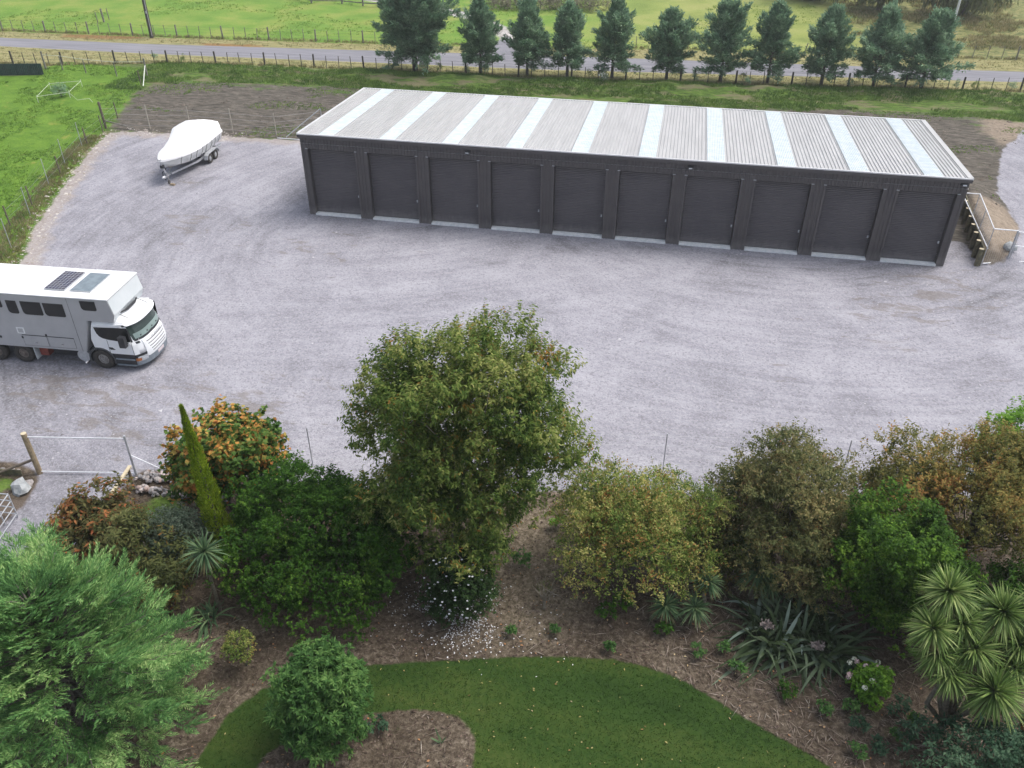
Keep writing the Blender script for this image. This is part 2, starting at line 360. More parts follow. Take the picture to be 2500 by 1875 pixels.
def ground_material():
    m, t, b = newmat('ground_cover')
    pos = nd(t, 'ShaderNodeNewGeometry').outputs['Position']
    def mp(scale, rot=0):
        n = nd(t, 'ShaderNodeMapping'); n.inputs['Scale'].default_value = scale; n.inputs['Rotation'].default_value = (0,0,rot)
        t.links.new(pos, n.inputs[0]); return n.outputs[0]
    def att(n_): return nd(t, 'ShaderNodeAttribute', attribute_name=n_).outputs['Fac']
    nf = noise(t, pos, 3.5, 5, 0.65); nm = noise(t, pos, 0.9, 4, 0.6); nl = noise(t, pos, 0.22, 4, 0.55); nvf = noise(t, pos, 16, 3, 0.7)
    def msk(name, amp, soft, nz=None):
        nn = math_(t, 'MULTIPLY', math_(t, 'SUBTRACT', nz or nm, 0.5), amp)
        return sstep(t, math_(t, 'ADD', att(name), nn), -soft, soft)
    # --- grass kinds
    gfine = noise(t, mp((1, 2.4, 1)), 5, 5, 0.75)
    gsum = math_(t, 'ADD', math_(t, 'MULTIPLY', gfine, 0.55), math_(t, 'MULTIPLY', nm, 0.45))
    bright = ramp(t, gsum, [(0.30, (0.050, 0.105, 0.016)), (0.48, (0.105, 0.205, 0.026)), (0.58, (0.15, 0.265, 0.036)), (0.72, (0.24, 0.30, 0.06))])
    yel = sstep(t, noise(t, pos, 0.75, 5, 0.7), 0.58, 0.70)
    bright = mixc(t, math_(t, 'MULTIPLY', yel, 0.65), bright, (0.30, 0.29, 0.07))
    fieldn = math_(t, 'ADD', math_(t, 'MULTIPLY', nl, 0.55), math_(t, 'MULTIPLY', gfine, 0.45))
    field = ramp(t, fieldn, [(0.32, (0.09, 0.185, 0.032)), (0.47, (0.15, 0.27, 0.045)), (0.58, (0.24, 0.30, 0.07)), (0.70, (0.33, 0.32, 0.12))])
    # the right field is paler and drier
    xr = nd(t, 'ShaderNodeSeparateXYZ'); t.links.new(pos, xr.inputs[0])
    fr = sstep(t, xr.outputs[0], 2, 22)
    dry = ramp(t, fieldn, [(0.34, (0.15, 0.20, 0.055)), (0.5, (0.26, 0.31, 0.085)), (0.66, (0.36, 0.36, 0.14))])
    field = mixc(t, fr, field, dry)
    fr2 = sstep(t, math_(t, 'ADD', xr.outputs[0], math_(t, 'MULTIPLY', nl, 14)), 42, 52)
    tuss = ramp(t, math_(t, 'ADD', math_(t, 'MULTIPLY', noise(t, pos, 1.3, 5, 0.7), 0.7), math_(t, 'MULTIPLY', nf, 0.3)), [(0.36, (0.055, 0.075, 0.028)), (0.48, (0.17, 0.19, 0.07)), (0.6, (0.30, 0.27, 0.12)), (0.72, (0.38, 0.34, 0.20))])
    field = mixc(t, fr2, field, tuss)
    base = field
    # --- strip beside fence: rough bank grass
    bankf = noise(t, mp((0.5, 1.5, 1)), 2.2, 5, 0.7)
    bank = ramp(t, bankf, [(0.34, (0.045, 0.075, 0.020)), (0.5, (0.085, 0.150, 0.028)), (0.62, (0.14, 0.22, 0.045)), (0.75, (0.22, 0.21, 0.09))])
    bank = mixc(t, math_(t, 'MULTIPLY', sstep(t, noise(t, mp((0.4, 1.4, 1)), 0.8, 5, 0.7), 0.48, 0.60), 0.75), bank, (0.21, 0.175, 0.115))
    nearside = sstep(t, att('nearside'), -0.2, 0.2)
    base = mixc(t, nearside, base, bank)
    # --- verge: straw
    vn = noise(t, mp((0.35, 1.6, 1)), 1.4, 5, 0.7)
    verge = ramp(t, vn, [(0.34, (0.17, 0.19, 0.075)), (0.5, (0.29, 0.27, 0.125)), (0.66, (0.37, 0.33, 0.18))])
    orange = math_(t, 'MULTIPLY', sstep(t, math_(t, 'ADD', att('orange'), math_(t, 'MULTIPLY', math_(t, 'SUBTRACT', nm, 0.5), 1.6)), -0.3, 0.4), 0.8)
    verge = mixc(t, orange, verge, (0.25, 0.135, 0.055))
    base = mixc(t, msk('verge', 1.6, 0.3), base, verge)
    # --- soil
    s1 = noise(t, mp((0.45, 1.7, 1), -0.05), 2.2, 6, 0.72)
    soil = ramp(t, s1, [(0.34, (0.050, 0.046, 0.038)), (0.47, (0.098, 0.088, 0.074)), (0.54, (0.130, 0.117, 0.099)), (0.64, (0.20, 0.178, 0.150))])
    gz = sstep(t, math_(t, 'ADD', noise(t, mp((0.35, 1.1, 1)), 0.9, 5, 0.75), math_(t, 'MULTIPLY', att('weedy'), 0.24)), 0.56, 0.64)
    soil = mixc(t, math_(t, 'MULTIPLY', gz, 0.8), soil, ramp(t, gfine, [(0.35, (0.055, 0.10, 0.022)), (0.62, (0.12, 0.22, 0.04))]))
    orl = sstep(t, math_(t, 'ADD', att('clay'), math_(t, 'MULTIPLY', math_(t, 'SUBTRACT', nm, 0.5), 2.5)), -0.6, 0.6)
    soil = mixc(t, math_(t, 'MULTIPLY', orl, 0.75), soil, ramp(t, nf, [(0.35, (0.24, 0.19, 0.14)), (0.65, (0.40, 0.33, 0.26))]))
    base = mixc(t, msk('soil', 3.0, 0.45), base, soil)
    # --- left paddock
    base = mixc(t, msk('grass_left', 1.4, 0.25), base, bright)
    # --- gravel yard
    vor = nd(t, 'ShaderNodeTexVoronoi', i_Scale=13.0); t.links.new(pos, vor.inputs['Vector'])
    stone = nd(t, 'ShaderNodeSeparateColor'); t.links.new(vor.outputs['Color'], stone.inputs[0])
    big = noise(t, pos, 0.30, 6, 0.62, 0.6)
    dirn = noise(t, mp((0.25, 1.3, 1), 0.10), 0.9, 6, 0.66, 1.0)
    dirn2 = noise(t, mp((1.1, 0.28, 1), 0.75), 0.8, 6, 0.66, 0.8)
    leftf = sstep(t, xr.outputs[0], 8, -4)
    dd = nd(t, 'ShaderNodeMix'); t.links.new(leftf, dd.inputs[0]); t.links.new(dirn, dd.inputs[2]); t.links.new(dirn2, dd.inputs[3])
    def polar(cx, cy, fr, fa, sc=1.0):
        sb = nd(t, 'ShaderNodeVectorMath', operation='SUBTRACT'); t.links.new(pos, sb.inputs[0]); sb.inputs[1].default_value = (cx, cy, 0)
        q = nd(t, 'ShaderNodeSeparateXYZ'); t.links.new(sb.outputs[0], q.inputs[0])
        rad = math_(t, 'SQRT', math_(t, 'ADD', math_(t, 'MULTIPLY', q.outputs[0], q.outputs[0]), math_(t, 'MULTIPLY', q.outputs[1], q.outputs[1])))
        ang = math_(t, 'ARCTAN2', q.outputs[1], q.outputs[0])
        cb = nd(t, 'ShaderNodeCombineXYZ'); t.links.new(math_(t, 'MULTIPLY', rad, fr), cb.inputs[0]); t.links.new(math_(t, 'MULTIPLY', ang, fa), cb.inputs[1])
        return noise(t, cb.outputs[0], sc, 6, 0.66, 0.35)
    trR = polar(27.0, 9.0, 2.0, 2.0); trM = polar(-6.0, 26.0, 1.7, 3.0); trL = polar(12.0, -2.0, 1.6, 2.0)
    rw_ = sstep(t, math_(t, 'ADD', xr.outputs[0], math_(t, 'MULTIPLY', nl, 10)), 14, 28)
    mm = nd(t, 'ShaderNodeMix'); t.links.new(rw_, mm.inputs[0]); t.links.new(trM, mm.inputs[2]); t.links.new(trR, mm.inputs[3])
    ml_ = nd(t, 'ShaderNodeMix'); t.links.new(leftf, ml_.inputs[0]); t.links.new(mm.outputs[0], ml_.inputs[2]); t.links.new(trL, ml_.inputs[3])
    ddm = math_(t, 'ADD', math_(t, 'MULTIPLY', dd.outputs[0], 0.35), math_(t, 'MULTIPLY', ml_.outputs[0], 0.65))
    gs = math_(t, 'ADD', math_(t, 'MULTIPLY', big, 0.36), math_(t, 'MULTIPLY', ddm, 0.44))
    gs = math_(t, 'SUBTRACT', gs, math_(t, 'MULTIPLY', att('shade_damp'), 0.055))
    gs = math_(t, 'ADD', gs, math_(t, 'MULTIPLY', nvf, 0.20))
    grav = ramp(t, gs, [(0.36, (0.155, 0.155, 0.170)), (0.43, (0.250, 0.248, 0.280)), (0.50, (0.325, 0.322, 0.362)), (0.59, (0.400, 0.397, 0.437))])
    grav = mixc(t, math_(t, 'MULTIPLY', sstep(t, stone.outputs[0], 0.25, 1.0), 0.30), grav, (0.52, 0.51, 0.55))
    grav = mixc(t, math_(t, 'MULTIPLY', sstep(t, stone.outputs[1], 0.72, 0.95), 0.42), grav, (0.16, 0.155, 0.17))
    stain = sstep(t, math_(t, 'ADD', noise(t, mp((0.6, 1.5, 1), 0.1), 0.75, 6, 0.75, 0.5), math_(t, 'MULTIPLY', att('stain'), 0.12)), 0.63, 0.72)
    grav = mixc(t, math_(t, 'MULTIPLY', stain, 0.55), grav, (0.20, 0.175, 0.155))
    # edge band of clay and stones along the yard's rim
    rim = sstep(t, math_(t, 'ADD', att('gravel'), math_(t, 'MULTIPLY', math_(t, 'SUBTRACT', nm, 0.5), 2.0)), 1.35, 0.55)
    rim = math_(t, 'MULTIPLY', rim, sstep(t, att('rimzone'), -0.3, 0.3))
    grav = mixc(t, math_(t, 'MULTIPLY', rim, 0.55), grav, ramp(t, nf, [(0.35, (0.30, 0.245, 0.20)), (0.65, (0.46, 0.40, 0.34))]))
    base = mixc(t, sstep(t, att('garden'), -1.6, -1.2), base, (0.13, 0.105, 0.085))
    base = mixc(t, msk('gravel', 1.0, 0.12), base, grav)
    # --- garden mulch
    m1 = noise(t, pos, 6.0, 6, 0.8); m2 = noise(t, pos, 0.55, 4, 0.6)
    ms = math_(t, 'ADD', math_(t, 'MULTIPLY', m1, 0.75), math_(t, 'MULTIPLY', m2, 0.25))
    mulch = ramp(t, ms, [(0.36, (0.036, 0.028, 0.020)), (0.48, (0.084, 0.066, 0.048)), (0.56, (0.148, 0.120, 0.090)), (0.66, (0.30, 0.255, 0.20))])
    mg = sstep(t, noise(t, pos, 0.8, 5, 0.7), 0.62, 0.72)
    mulch = mixc(t, math_(t, 'MULTIPLY', mg, 0.5), mulch, (0.07, 0.085, 0.03))
    db_ = sstep(t, math_(t, 'ADD', att('drybank'), math_(t, 'MULTIPLY', math_(t, 'SUBTRACT', nm, 0.5), 3.5)), -0.8, 0.8)
    mulch = mixc(t, math_(t, 'MULTIPLY', db_, 0.7), mulch, ramp(t, m1, [(0.36, (0.10, 0.085, 0.05)), (0.5, (0.20, 0.165, 0.115)), (0.62, (0.36, 0.30, 0.23))]))
    base = mixc(t, msk('garden', 0.5, 0.12), base, mulch)
    gr2 = sstep(t, math_(t, 'ADD', att('patch'), math_(t, 'MULTIPLY', math_(t, 'SUBTRACT', nf, 0.5), 1.0)), -0.15, 0.2)
    base = mixc(t, math_(t, 'MULTIPLY', gr2, 0.7), base, bright)
    # --- lawn
    l1 = noise(t, pos, 7, 5, 0.7); l2 = noise(t, mp((0.35, 1.0, 1), 0.2), 0.7, 3, 0.5)
    ls = math_(t, 'ADD', math_(t, 'MULTIPLY', l1, 0.45), math_(t, 'MULTIPLY', l2, 0.55))
    lawn = ramp(t, ls, [(0.34, (0.020, 0.044, 0.010)), (0.46, (0.032, 0.066, 0.014)), (0.58, (0.050, 0.082, 0.018)), (0.72, (0.085, 0.100, 0.030))])
    lawnm = math_(t, 'MULTIPLY', msk('lawn', 0.22, 0.05, nf), math_(t, 'SUBTRACT', 1.0, msk('island', 0.25, 0.05, nf)))
    base = mixc(t, lawnm, base, lawn)
    # --- road and drives
    r1 = noise(t, mp((0.12, 2.2, 1), 0.04), 1.2, 4, 0.6)
    asphalt = ramp(t, r1, [(0.35, (0.20, 0.20, 0.225)), (0.5, (0.245, 0.245, 0.275)), (0.65, (0.285, 0.285, 0.315))])
    asphalt = mixc(t, math_(t, 'MULTIPLY', nvf, 0.15), asphalt, (0.12, 0.12, 0.13))
    base = mixc(t, msk('path', 0.9, 0.35), base, ramp(t, nm, [(0.35, (0.36, 0.34, 0.32)), (0.65, (0.55, 0.53, 0.52))]))
    base = mixc(t, msk('junction', 0.8, 0.3), base, asphalt)
    base = mixc(t, msk('road', 0.35, 0.10), base, asphalt)
    t.links.new(base, b.inputs['Base Color'])
    b.inputs['Roughness'].default_value = 0.95; b.inputs['Specular IOR Level'].default_value = 0.12
    rough_h = math_(t, 'ADD', nvf, math_(t, 'MULTIPLY', nf, 1.2))
    hard = math_(t, 'MAXIMUM', msk('road', 0.3, 0.1), lawnm)
    hh = math_(t, 'MULTIPLY', rough_h, math_(t, 'SUBTRACT', 1.0, math_(t, 'MULTIPLY', hard, 0.8)))
    bump(t, b, hh, 0.55, 0.07)
    return m
GM = ground_material()
def build_ground():
    X, Y = GX.ravel(), GY.ravel()
    att = {k: np.clip(v.ravel(), -6, 6) for k, v in SD.items()}
    yf = yline(NEARF, X)
    att['soil'] = np.clip(att['soil']+3.0*((X > 34) & (Y < 22)), -6, 6)
    att['drybank'] = np.clip(sdf(px((1195, 1215), (1420, 1205), (1400, 1420), (1340, 1570), (1180, 1560), (1150, 1400)), X, Y), -6, 6)
    att['nearside'] = np.clip(yf+0.4-Y, -6, 6)
    o1 = sdf(px((150, 84), (350, 86), (350, 95), (240, 96), (150, 90)), X, Y); o2 = sdf(px((480, 104), (640, 110), (640, 116), (500, 113)), X, Y)
    att['orange'] = np.clip(np.maximum(o1, o2), -6, 6)
    att['weedy'] = np.clip((Y-(yf-7.5))/4, -0.6, 1)+np.clip((X-38)/12, -0, 0.5)*(Y > 14)
    att['clay'] = np.clip(np.maximum(sdf([(38.1, 0.6), (38.9, 8), (41.2, 9), (42.2, 4), (40.6, 0.9)], X, Y), sdf(px((2400, 270), (2520, 290), (2520, 340), (2440, 352), (2400, 320)), X, Y)), -6, 6)
    att['rimzone'] = np.clip(np.minimum(-X-2.0, 14+0*X), -6, 6)*(Y > -14)+(-6)*(Y <= -14)
    st = np.zeros_like(X)
    for (a, b_, r_) in [(410, 440, 2.6), (780, 600, 3), (2200, 760, 4), (2330, 700, 3), (330, 1010, 5), (100, 930, 3), (640, 1000, 2.5), (480, 560, 3.5), (1900, 905, 1.2)]:
        q = gp(a, b_); st += np.exp(-((X-q[0])**2+(Y-q[1])**2)/r_**2)
    att['stain'] = st
    shade_dmp = np.exp(-np.clip(-Y, 0, 99)**2/9.0)*(X > -3)*(X < 40)+np.clip((-2-X)/8, 0, 1)*0.5+np.clip((X-38)/6, 0, 1)*0.5  # shed's soft front shadow painted as darker gravel; yard sides darker too
    for (a, b_, r_) in [(60, 930, 5), (200, 1030, 6), (340, 560, 4), (60, 1250, 3), (2350, 720, 4)]:
        q = gp(a, b_); shade_dmp += 0.8*np.exp(-((X-q[0])**2+(Y-q[1])**2)/r_**2)
    att['shade_damp'] = shade_dmp
    att['patch'] = np.clip(np.maximum(sdf(px((370, 1215), (420, 1205), (450, 1240), (400, 1275), (330, 1262)), X, Y), sdf(px((-80, 1165), (30, 1168), (42, 1185), (0, 1205), (-80, 1215)), X, Y)), -6, 6)
    names = {'gravel': 'gravel_yard', 'soil': 'bare_soil', 'grass_left': 'paddock', 'garden': 'garden_bed', 'lawn': 'lawn', 'road': 'road', 'verge': 'road_verge', 'path': 'driveway', 'junction': 'driveway'}
    ny, nx = GX.shape
    ii = (np.arange(ny-1)[:, None]*nx+np.arange(nx-1)[None, :]).ravel()
    F = np.stack([ii, ii+1, ii+1+nx, ii+nx], 1)
    fc = {k: v[F].mean(1) for k, v in att.items()}
    own = np.full(len(F), 'field', dtype=object)
    own[fc['nearside'] > 0] = 'grass_bank'
    for k in ('verge', 'soil', 'grass_left', 'gravel', 'garden', 'path', 'junction', 'road'):
        own[fc[k] > 0] = names[k]
    own[(fc['lawn'] > 0) & (fc['island'] < 0)] = 'lawn'
    V = np.stack([X, Y, HX.ravel()], 1)
    for nm in ('field', 'grass_bank', 'road_verge', 'bare_soil', 'paddock', 'gravel_yard', 'garden_bed', 'driveway', 'road', 'lawn'):
        f = F[own == nm]
        if not len(f): continue
        u, inv = np.unique(f, return_inverse=True)
        o = rawmesh(nm, V[u], inv.reshape(f.shape), GM, smooth=True); o['kind'] = 'structure'
        for k, v in att.items():
            a = o.data.attributes.new(k, 'FLOAT', 'POINT'); a.data.foreach_set('value', v[u].astype(np.float32))
build_ground()

# ---------------------------------------------------------------- the storage shed
def ribbed(x0, x1, pitch, h, topw, side, f):
    """profile points (u, height) of ribbed sheet"""
    pts = []; n = int(round((x1-x0)/pitch)); p = (x1-x0)/n
    for i in range(n):
        c = x0+(i+0.5)*p
        pts += [(c-topw/2-side, 0), (c-topw/2, h), (c+topw/2, h), (c+topw/2+side, 0)]
    return [(x0, 0)]+pts+[(x1, 0)]
def sheet(mb, prof, P, a, b, mi=0):
    """P(u, h, t) -> point ; t in (a,b)"""
    n = len(prof); v = [P(u, h, a) for u, h in prof]+[P(u, h, b) for u, h in prof]
    mb.add(v, [(i, i+1, n+i+1, n+i) for i in range(n-1)], mi)
shed = empty('storage_shed', (0, 0, 0), 0, 'long charcoal metal storage shed with ten roller doors and pale ribbed roof', 'storage shed')
L_, D_, HF, HB, WE, Q = 36.0, 11.18, 4.90, 4.37, 0.398, 0.747
DW = (L_-2*WE-9*Q)/10; HD = 4.04
def roofz(y): return HF+(HB-HF)*(y+0.1)/(D_+0.1)
mb = MB(); sheet(mb, ribbed(-0.06, L_+0.06, 0.19, 0.045, 0.032, 0.014, 0), lambda u, h, t: (u, t, roofz(t)+h), -0.08, D_+0.05)
mb.box(-0.04, L_+0.04, -0.05, D_, 4.36, 4.362); ro = mb.build('roof', M['roof'], shed, fix=False)
for i in range(10):
    x0 = 1.26+3.616*i
    mb = MB(); sheet(mb, ribbed(x0-0.05, x0+0.88, 0.093, 0.014, 0.03, 0.012, 0), lambda u, h, t: (u, t, roofz(t)+0.045+h), -0.10, D_+0.02)
    mb.build('skylight', M['skylight'], shed, fix=False)
# front cladding: header over the doors and the piers between them
mb = MB(); openings = []
x = WE
for i in range(10): openings.append((x, x+DW)); x += DW+Q
edges = [0.0]
prof = ribbed(0.0, L_, 0.19, 0.034, 0.06, 0.012, 0)
sheet(mb, prof, lambda u, h, t: (u, -h, t), HD, HF-0.12)
piers = [(0, WE)]+[(openings[i][1], openings[i+1][0]) for i in range(9)]+[(openings[9][1], L_)]
for a, b in piers:
    nrib = 2 if b-a < 0.5 else 4
    sheet(mb, ribbed(a+0.002, b-0.002, (b-a)/nrib, 0.034, 0.05, 0.012, 0), lambda u, h, t: (u, -h, t), 0.0, HD)
mb.build('front_cladding', M['charcoal'], shed, fix=False)
for P in (lambda u, h, t: (-h, u, t), lambda u, h, t: (L_+h, u, t)):
    mb = MB()
    pr = ribbed(0.0, D_, 0.19, 0.034, 0.06, 0.012, 0)
    n = len(pr); v = [P(u, h, 0) for u, h in pr]+[P(u, h, roofz(u)-0.03) for u, h in pr]
    mb.add(v, [(i, i+1, n+i+1, n+i) for i in range(n-1)])
    mb.build('side_cladding', M['charcoal'], shed, fix=False)
mb = MB(); sheet(mb, ribbed(0.0, L_, 0.19, 0.034, 0.06, 0.012, 0), lambda u, h, t: (u, D_+h, t), 0.0, HB-0.03)
mb.build('rear_cladding', M['charcoal'], shed, fix=False)
# reveals (sides and head of every door recess)
mb = MB()
for a, b in piers:
    mb.box(a+0.003, b-0.003, 0.004, 0.34, 0.0, HD)
mb.box(0.003, L_-0.003, 0.004, 0.34, HD+0.002, HD+0.2)
mb.build('door_reveals', M['charcoal'], shed)
for i, (a, b) in enumerate(openings):
    mb = MB(); pr = []
    n = 40; ph = (HD-0.10)/n
    for k in range(n):
        z0 = 0.09+k*ph
        pr += [(z0, 0), (z0+ph*0.22, 0.030), (z0+ph*0.60, 0.034), (z0+ph*0.80, 0)]
    pr.append((HD+0.01, 0))
    nn = len(pr); v = [(a+0.02, 0.30-h, z) for z, h in pr]+[(b-0.02, 0.30-h, z) for z, h in pr]
    mb.add(v, [(j, j+1, nn+j+1, nn+j) for j in range(nn-1)])
    mb.box(a+0.02, b-0.02, 0.245, 0.30, 0.045, 0.10)
    d = mb.build('roller_door', M['door'], shed, fix=False)
    MB().box(b-0.16, b-0.08, 0.22, 0.268, 1.18, 1.32).build('handle', M['lens'], d)
    MB().box(a+0.004, b-0.004, -0.09, 0.29, 0.0, 0.10).build('door_sill', M['concrete'], shed)
    for (p0, p1, q0, q1) in ((a-0.10, a-0.003, a-0.13, a+0.02), (b+0.003, b+0.10, b-0.02, b+0.13)):
        tr = MB().box(p0, p1, -0.052, -0.036, 0.02, HD).build('door_trim', M['charcoal'], shed)
        MB().box(q0, q1, -0.060, -0.036, HD+0.002, HD+0.035).build('cap', M['galv'], tr)
f = MB().box(-0.08, L_+0.08, -0.17, -0.03, HF-0.20, HF-0.01).build('fascia_gutter', M['charcoal'], shed); bevel(f, 0.02)
MB().box(-0.08, L_+0.08, -0.19, -0.10, HF-0.008, HF+0.055).build('front_flashing', M['flash'], shed)
mb = MB()
mb.prism([(-0.11, roofz(-0.1)+0.002), (D_+0.06, roofz(D_)+0.002), (D_+0.06, roofz(D_)+0.075), (-0.11, roofz(-0.1)+0.075)], 'x', -0.10, 0.02)
mb.build('barge_flashing', M['flash'], shed)
mb = MB(); mb.prism([(-0.11, roofz(-0.1)+0.002), (D_+0.06, roofz(D_)+0.002), (D_+0.06, roofz(D_)+0.075), (-0.11, roofz(-0.1)+0.075)], 'x', L_-0.18, L_+0.10)
mb.build('barge_flashing', M['roof'], shed)
MB().box(-0.08, L_+0.08, D_+0.07, D_+0.20, HB-0.12, HB+0.03).build('rear_gutter', M['flash'], shed)
for xx, zz, mm in ((9.9, 4.45, 'lens'), (22.1, 4.45, 'lens'), (35.75, 4.55, 'lamp')):
    sl = MB().box(xx-0.14, xx+0.14, -0.20, -0.05, zz, zz+0.10).build('security_light', M['darkgrey'], shed)
    MB().box(xx-0.09, xx+0.09, -0.22, -0.202, zz+0.015, zz+0.08).build('lens', M[mm], sl)
MB().box(0.02, L_-0.02, 0.36, D_-0.03, 0.0, 0.04).build('floor_slab', M['concrete'], shed)

# ---------------------------------------------------------------- the horse truck
def wheel(parent, x, y, r, wd, rimmat, face=-1):
    wl = empty('wheel', (x, y, r)); wl.parent = parent
    prof = [(0.52, 0.40), (0.60, 0.5), (0.93, 0.5), (1.0, 0.38), (1.0, -0.38), (0.93, -0.5), (0.60, -0.5), (0.52, -0.4)]
    n = 28; V = []; F = []
    for j in range(n):
        th = 2*math.pi*j/n
        for (rr, yy) in prof: V.append((r*rr*math.cos(th), yy*wd, r*rr*math.sin(th)))
    k = len(prof)
    for j in range(n):
        for i in range(k): F.append((j*k+i, j*k+(i+1) % k, ((j+1) % n)*k+(i+1) % k, ((j+1) % n)*k+i))
    mb = MB(); mb.add(V, F); mb.build('tyre', M['rubber'], wl, smooth=True)
    mb = MB(); mb.tube([(0, 0, 0), (0, face*wd*0.32, 0)], r*0.585, 24)
    mb.tube([(0, face*wd*0.32, 0), (0, face*wd*0.50, 0)], [r*0.26, r*0.2], 16)
    for q in range(10):
        th = q*0.628; mb.cyl((r*0.36*math.cos(th), face*wd*0.36, r*0.36*math.sin(th)), (0, 1, 0), r*0.05, wd*0.12, 6)
    mb.build('rim', rimmat, wl)
    return wl
TF = gp(260, 899.5)
truck = empty('horse_truck', (TF[0], TF[1], 0), R(3.22), 'silver and white horse truck with white cab and solar panels on its roof', 'truck')
XB = -9.6
mb = MB(); mb.prism([(XB, .84), (-.63, .84), (-.13, 2.43), (1.03, 2.42), (1.17, 2.79), (1.04, 3.48), (XB, 3.48)], 'y', -0.05, 2.45)
o = mb.build('body', [M['silver'], M['palepanel']], truck)
for p in o.data.polygons:
    if p.normal.x > 0.6 and p.center.x > 0.9: p.material_index = 1
bevel(o, 0.025, 2)
MB().box(XB, -0.83, -0.07, 2.47, 3.483, 3.525).build('roof', M['white'], truck)
MB().box(-0.82, 1.05, -0.075, 2.475, 3.487, 3.535).build('front_roof', M['white'], truck)
def rwin(x0, x1, z0, z1, r=0.16):
    pts = [(x0, z1), (x1, z1)]
    for k in range(5): a = k/4*math.pi/2; pts.append((x1-0.07+0.07*math.cos(a), z0+0.07-0.07*math.sin(a)))
    for k in range(5): a = k/4*math.pi/2; pts.append((x0+r-r*math.sin(a), z0+r-r*math.cos(a)))
    return pts
for a, b, c, d in ((-4.66, -3.86, 2.80, 3.17), (-3.64, -3.17, 2.55, 3.17), (-2.98, -2.06, 2.54, 3.17), (-1.96, -1.04, 2.54, 3.16), (-.22, .46, 2.95, 3.39), (-6.4, -5.4, 2.55, 3.17)):
    MB().prism(rwin(a, b, c, d), 'y', -0.066, -0.04).build('window', M['glass'], truck)
mb = MB()
for a in ((-3.6, -3.25, 1.55, 1.59), (-3.6, -3.25, 1.81, 1.85), (-3.6, -3.55, 1.592, 1.808), (-3.30, -3.25, 1.592, 1.808)): mb.box(a[0], a[1], -0.075, -0.052, a[2], a[3])
mb.build('vent_frame', M['white'], truck)
MB().box(-3.55, -3.30, -0.064, -0.052, 1.59, 1.81).build('vent_panel', M['silver'], truck)
for a, b in ((-3.44, -2.32), (-2.26, -1.06)):
    lk = MB().box(a, b, -0.062, -0.052, 0.97, 1.47).build('locker_door', M['silver'], truck)
    MB().box(a-0.01, b+0.01, -0.070, -0.052, 1.472, 1.495).build('hinge', M['black'], lk)
    MB().box(a-0.012, a-0.002, -0.060, -0.052, 0.96, 1.47).build('gap', M['darkgrey'], lk)
    MB().box(b+0.002, b+0.012, -0.060, -0.052, 0.96, 1.47).build('gap', M['darkgrey'], lk)
    MB().box(a-0.01, b+0.01, -0.060, -0.052, 0.955, 0.967).build('gap', M['darkgrey'], lk)
    MB().box((a+b)/2-0.05, (a+b)/2+0.05, -0.078, -0.062, 1.10, 1.15).build('latch', M['chrome'], lk)
for x, z in ((-2.3, 1.55), (-3.45, 1.36), (-4.5, 1.3)): MB().box(x-0.035, x+0.035, -0.08, -0.052, z-0.05, z+0.05).build('catch', M['black'], truck)
for x in (-5.0, -0.80): MB().box(x-0.006, x+0.006, -0.056, -0.048, 0.86, 3.46).build('panel_seam', M['darkgrey'], truck)
# solar panels lie on the roof
for i, (x0, g) in enumerate(((-2.05, 0), (-0.88, 1))):
    sp = empty('solar_panel', (0, 0, 0)); sp.parent = truck; sp.location = (x0, 0.43, 3.545)
    MB().box(0, 0.94, 0, 1.65, 0, 0.035).build('frame', M['galv'], sp)
    mm = M['cellglass'] = surf('solar_glass', (0.16, 0.20, 0.23), (0.22, 0.27, 0.30), 3, 0.2) if i else surf('solar_glass_dark', (0.045, 0.045, 0.085), (0.08, 0.07, 0.08), 2, 0.2)
    MB().box(0.025, 0.915, 0.025, 1.625, 0.036, 0.042).build('glass', mm, sp)
    if not i:
        mb = MB()
        for a in range(1, 6): mb.box(0.025+a*0.148-0.006, 0.025+a*0.148+0.006, 0.03, 1.62, 0.043, 0.045)
        for a in range(1, 10): mb.box(0.03, 0.91, 0.03+a*0.16-0.006, 0.03+a*0.16+0.006, 0.0451, 0.046)
        mb.build('bus_lines', M['galv'], sp)
        mb = MB()
        for a in range(0, 7):
            for c in range(0, 10): mb.add([(0.025+a*.148-.022, .03+c*.176, .0465), (0.025+a*.148, .03+c*.176-.022, .0465), (0.025+a*.148+.022, .03+c*.176, .0465), (0.025+a*.148, .03+c*.176+.022, .0465)], [(0, 1, 2, 3)])
        pass
MB().box(XB+0.2, 1.3, 0.55, 0.72, 0.55, 0.83).build('chassis_rail', M['darkgrey'], truck)
MB().box(XB+0.2, 1.3, 1.68, 1.85, 0.55, 0.83).build('chassis_rail', M['darkgrey'], truck)
MB().box(XB+0.1, -0.7, 0.25, 2.15, 0.70, 0.835).build('floor_frame', M['black'], truck)
for x, r, m in ((0, .475, 'alloy'), (-3.77, .455, 'rustrim'), (-5.04, .455, 'rustrim')):
    wheel(truck, x, 0.13, r, 0.30, M[m], -1); wheel(truck, x, 2.27, r, 0.30, M[m], 1)
MB().cyl((-0.92, 0.35, 0.55), (0, 1, 0), 0.29, 0.6, 28).build('air_tank', M['galv'], truck)
MB().tube([(-0.75, 0.5, 0.42), (-0.78, 0.2, 0.33), (-0.88, -0.04, 0.22)], 0.06, 12).build('exhaust_pipe', M['chrome'], truck)
MB().box(-3.19, -3.16, -0.02, 0.42, 0.20, 0.86).build('mudflap', M['palepanel'], truck)
MB().box(-3.05, -2.65, 0.15, 0.5, 0.35, 0.75).build('battery_box', M['red'], truck)
MB().box(-2.5, -1.35, 0.3, 0.6, 0.35, 0.72).build('underbody_box', M['black'], truck)
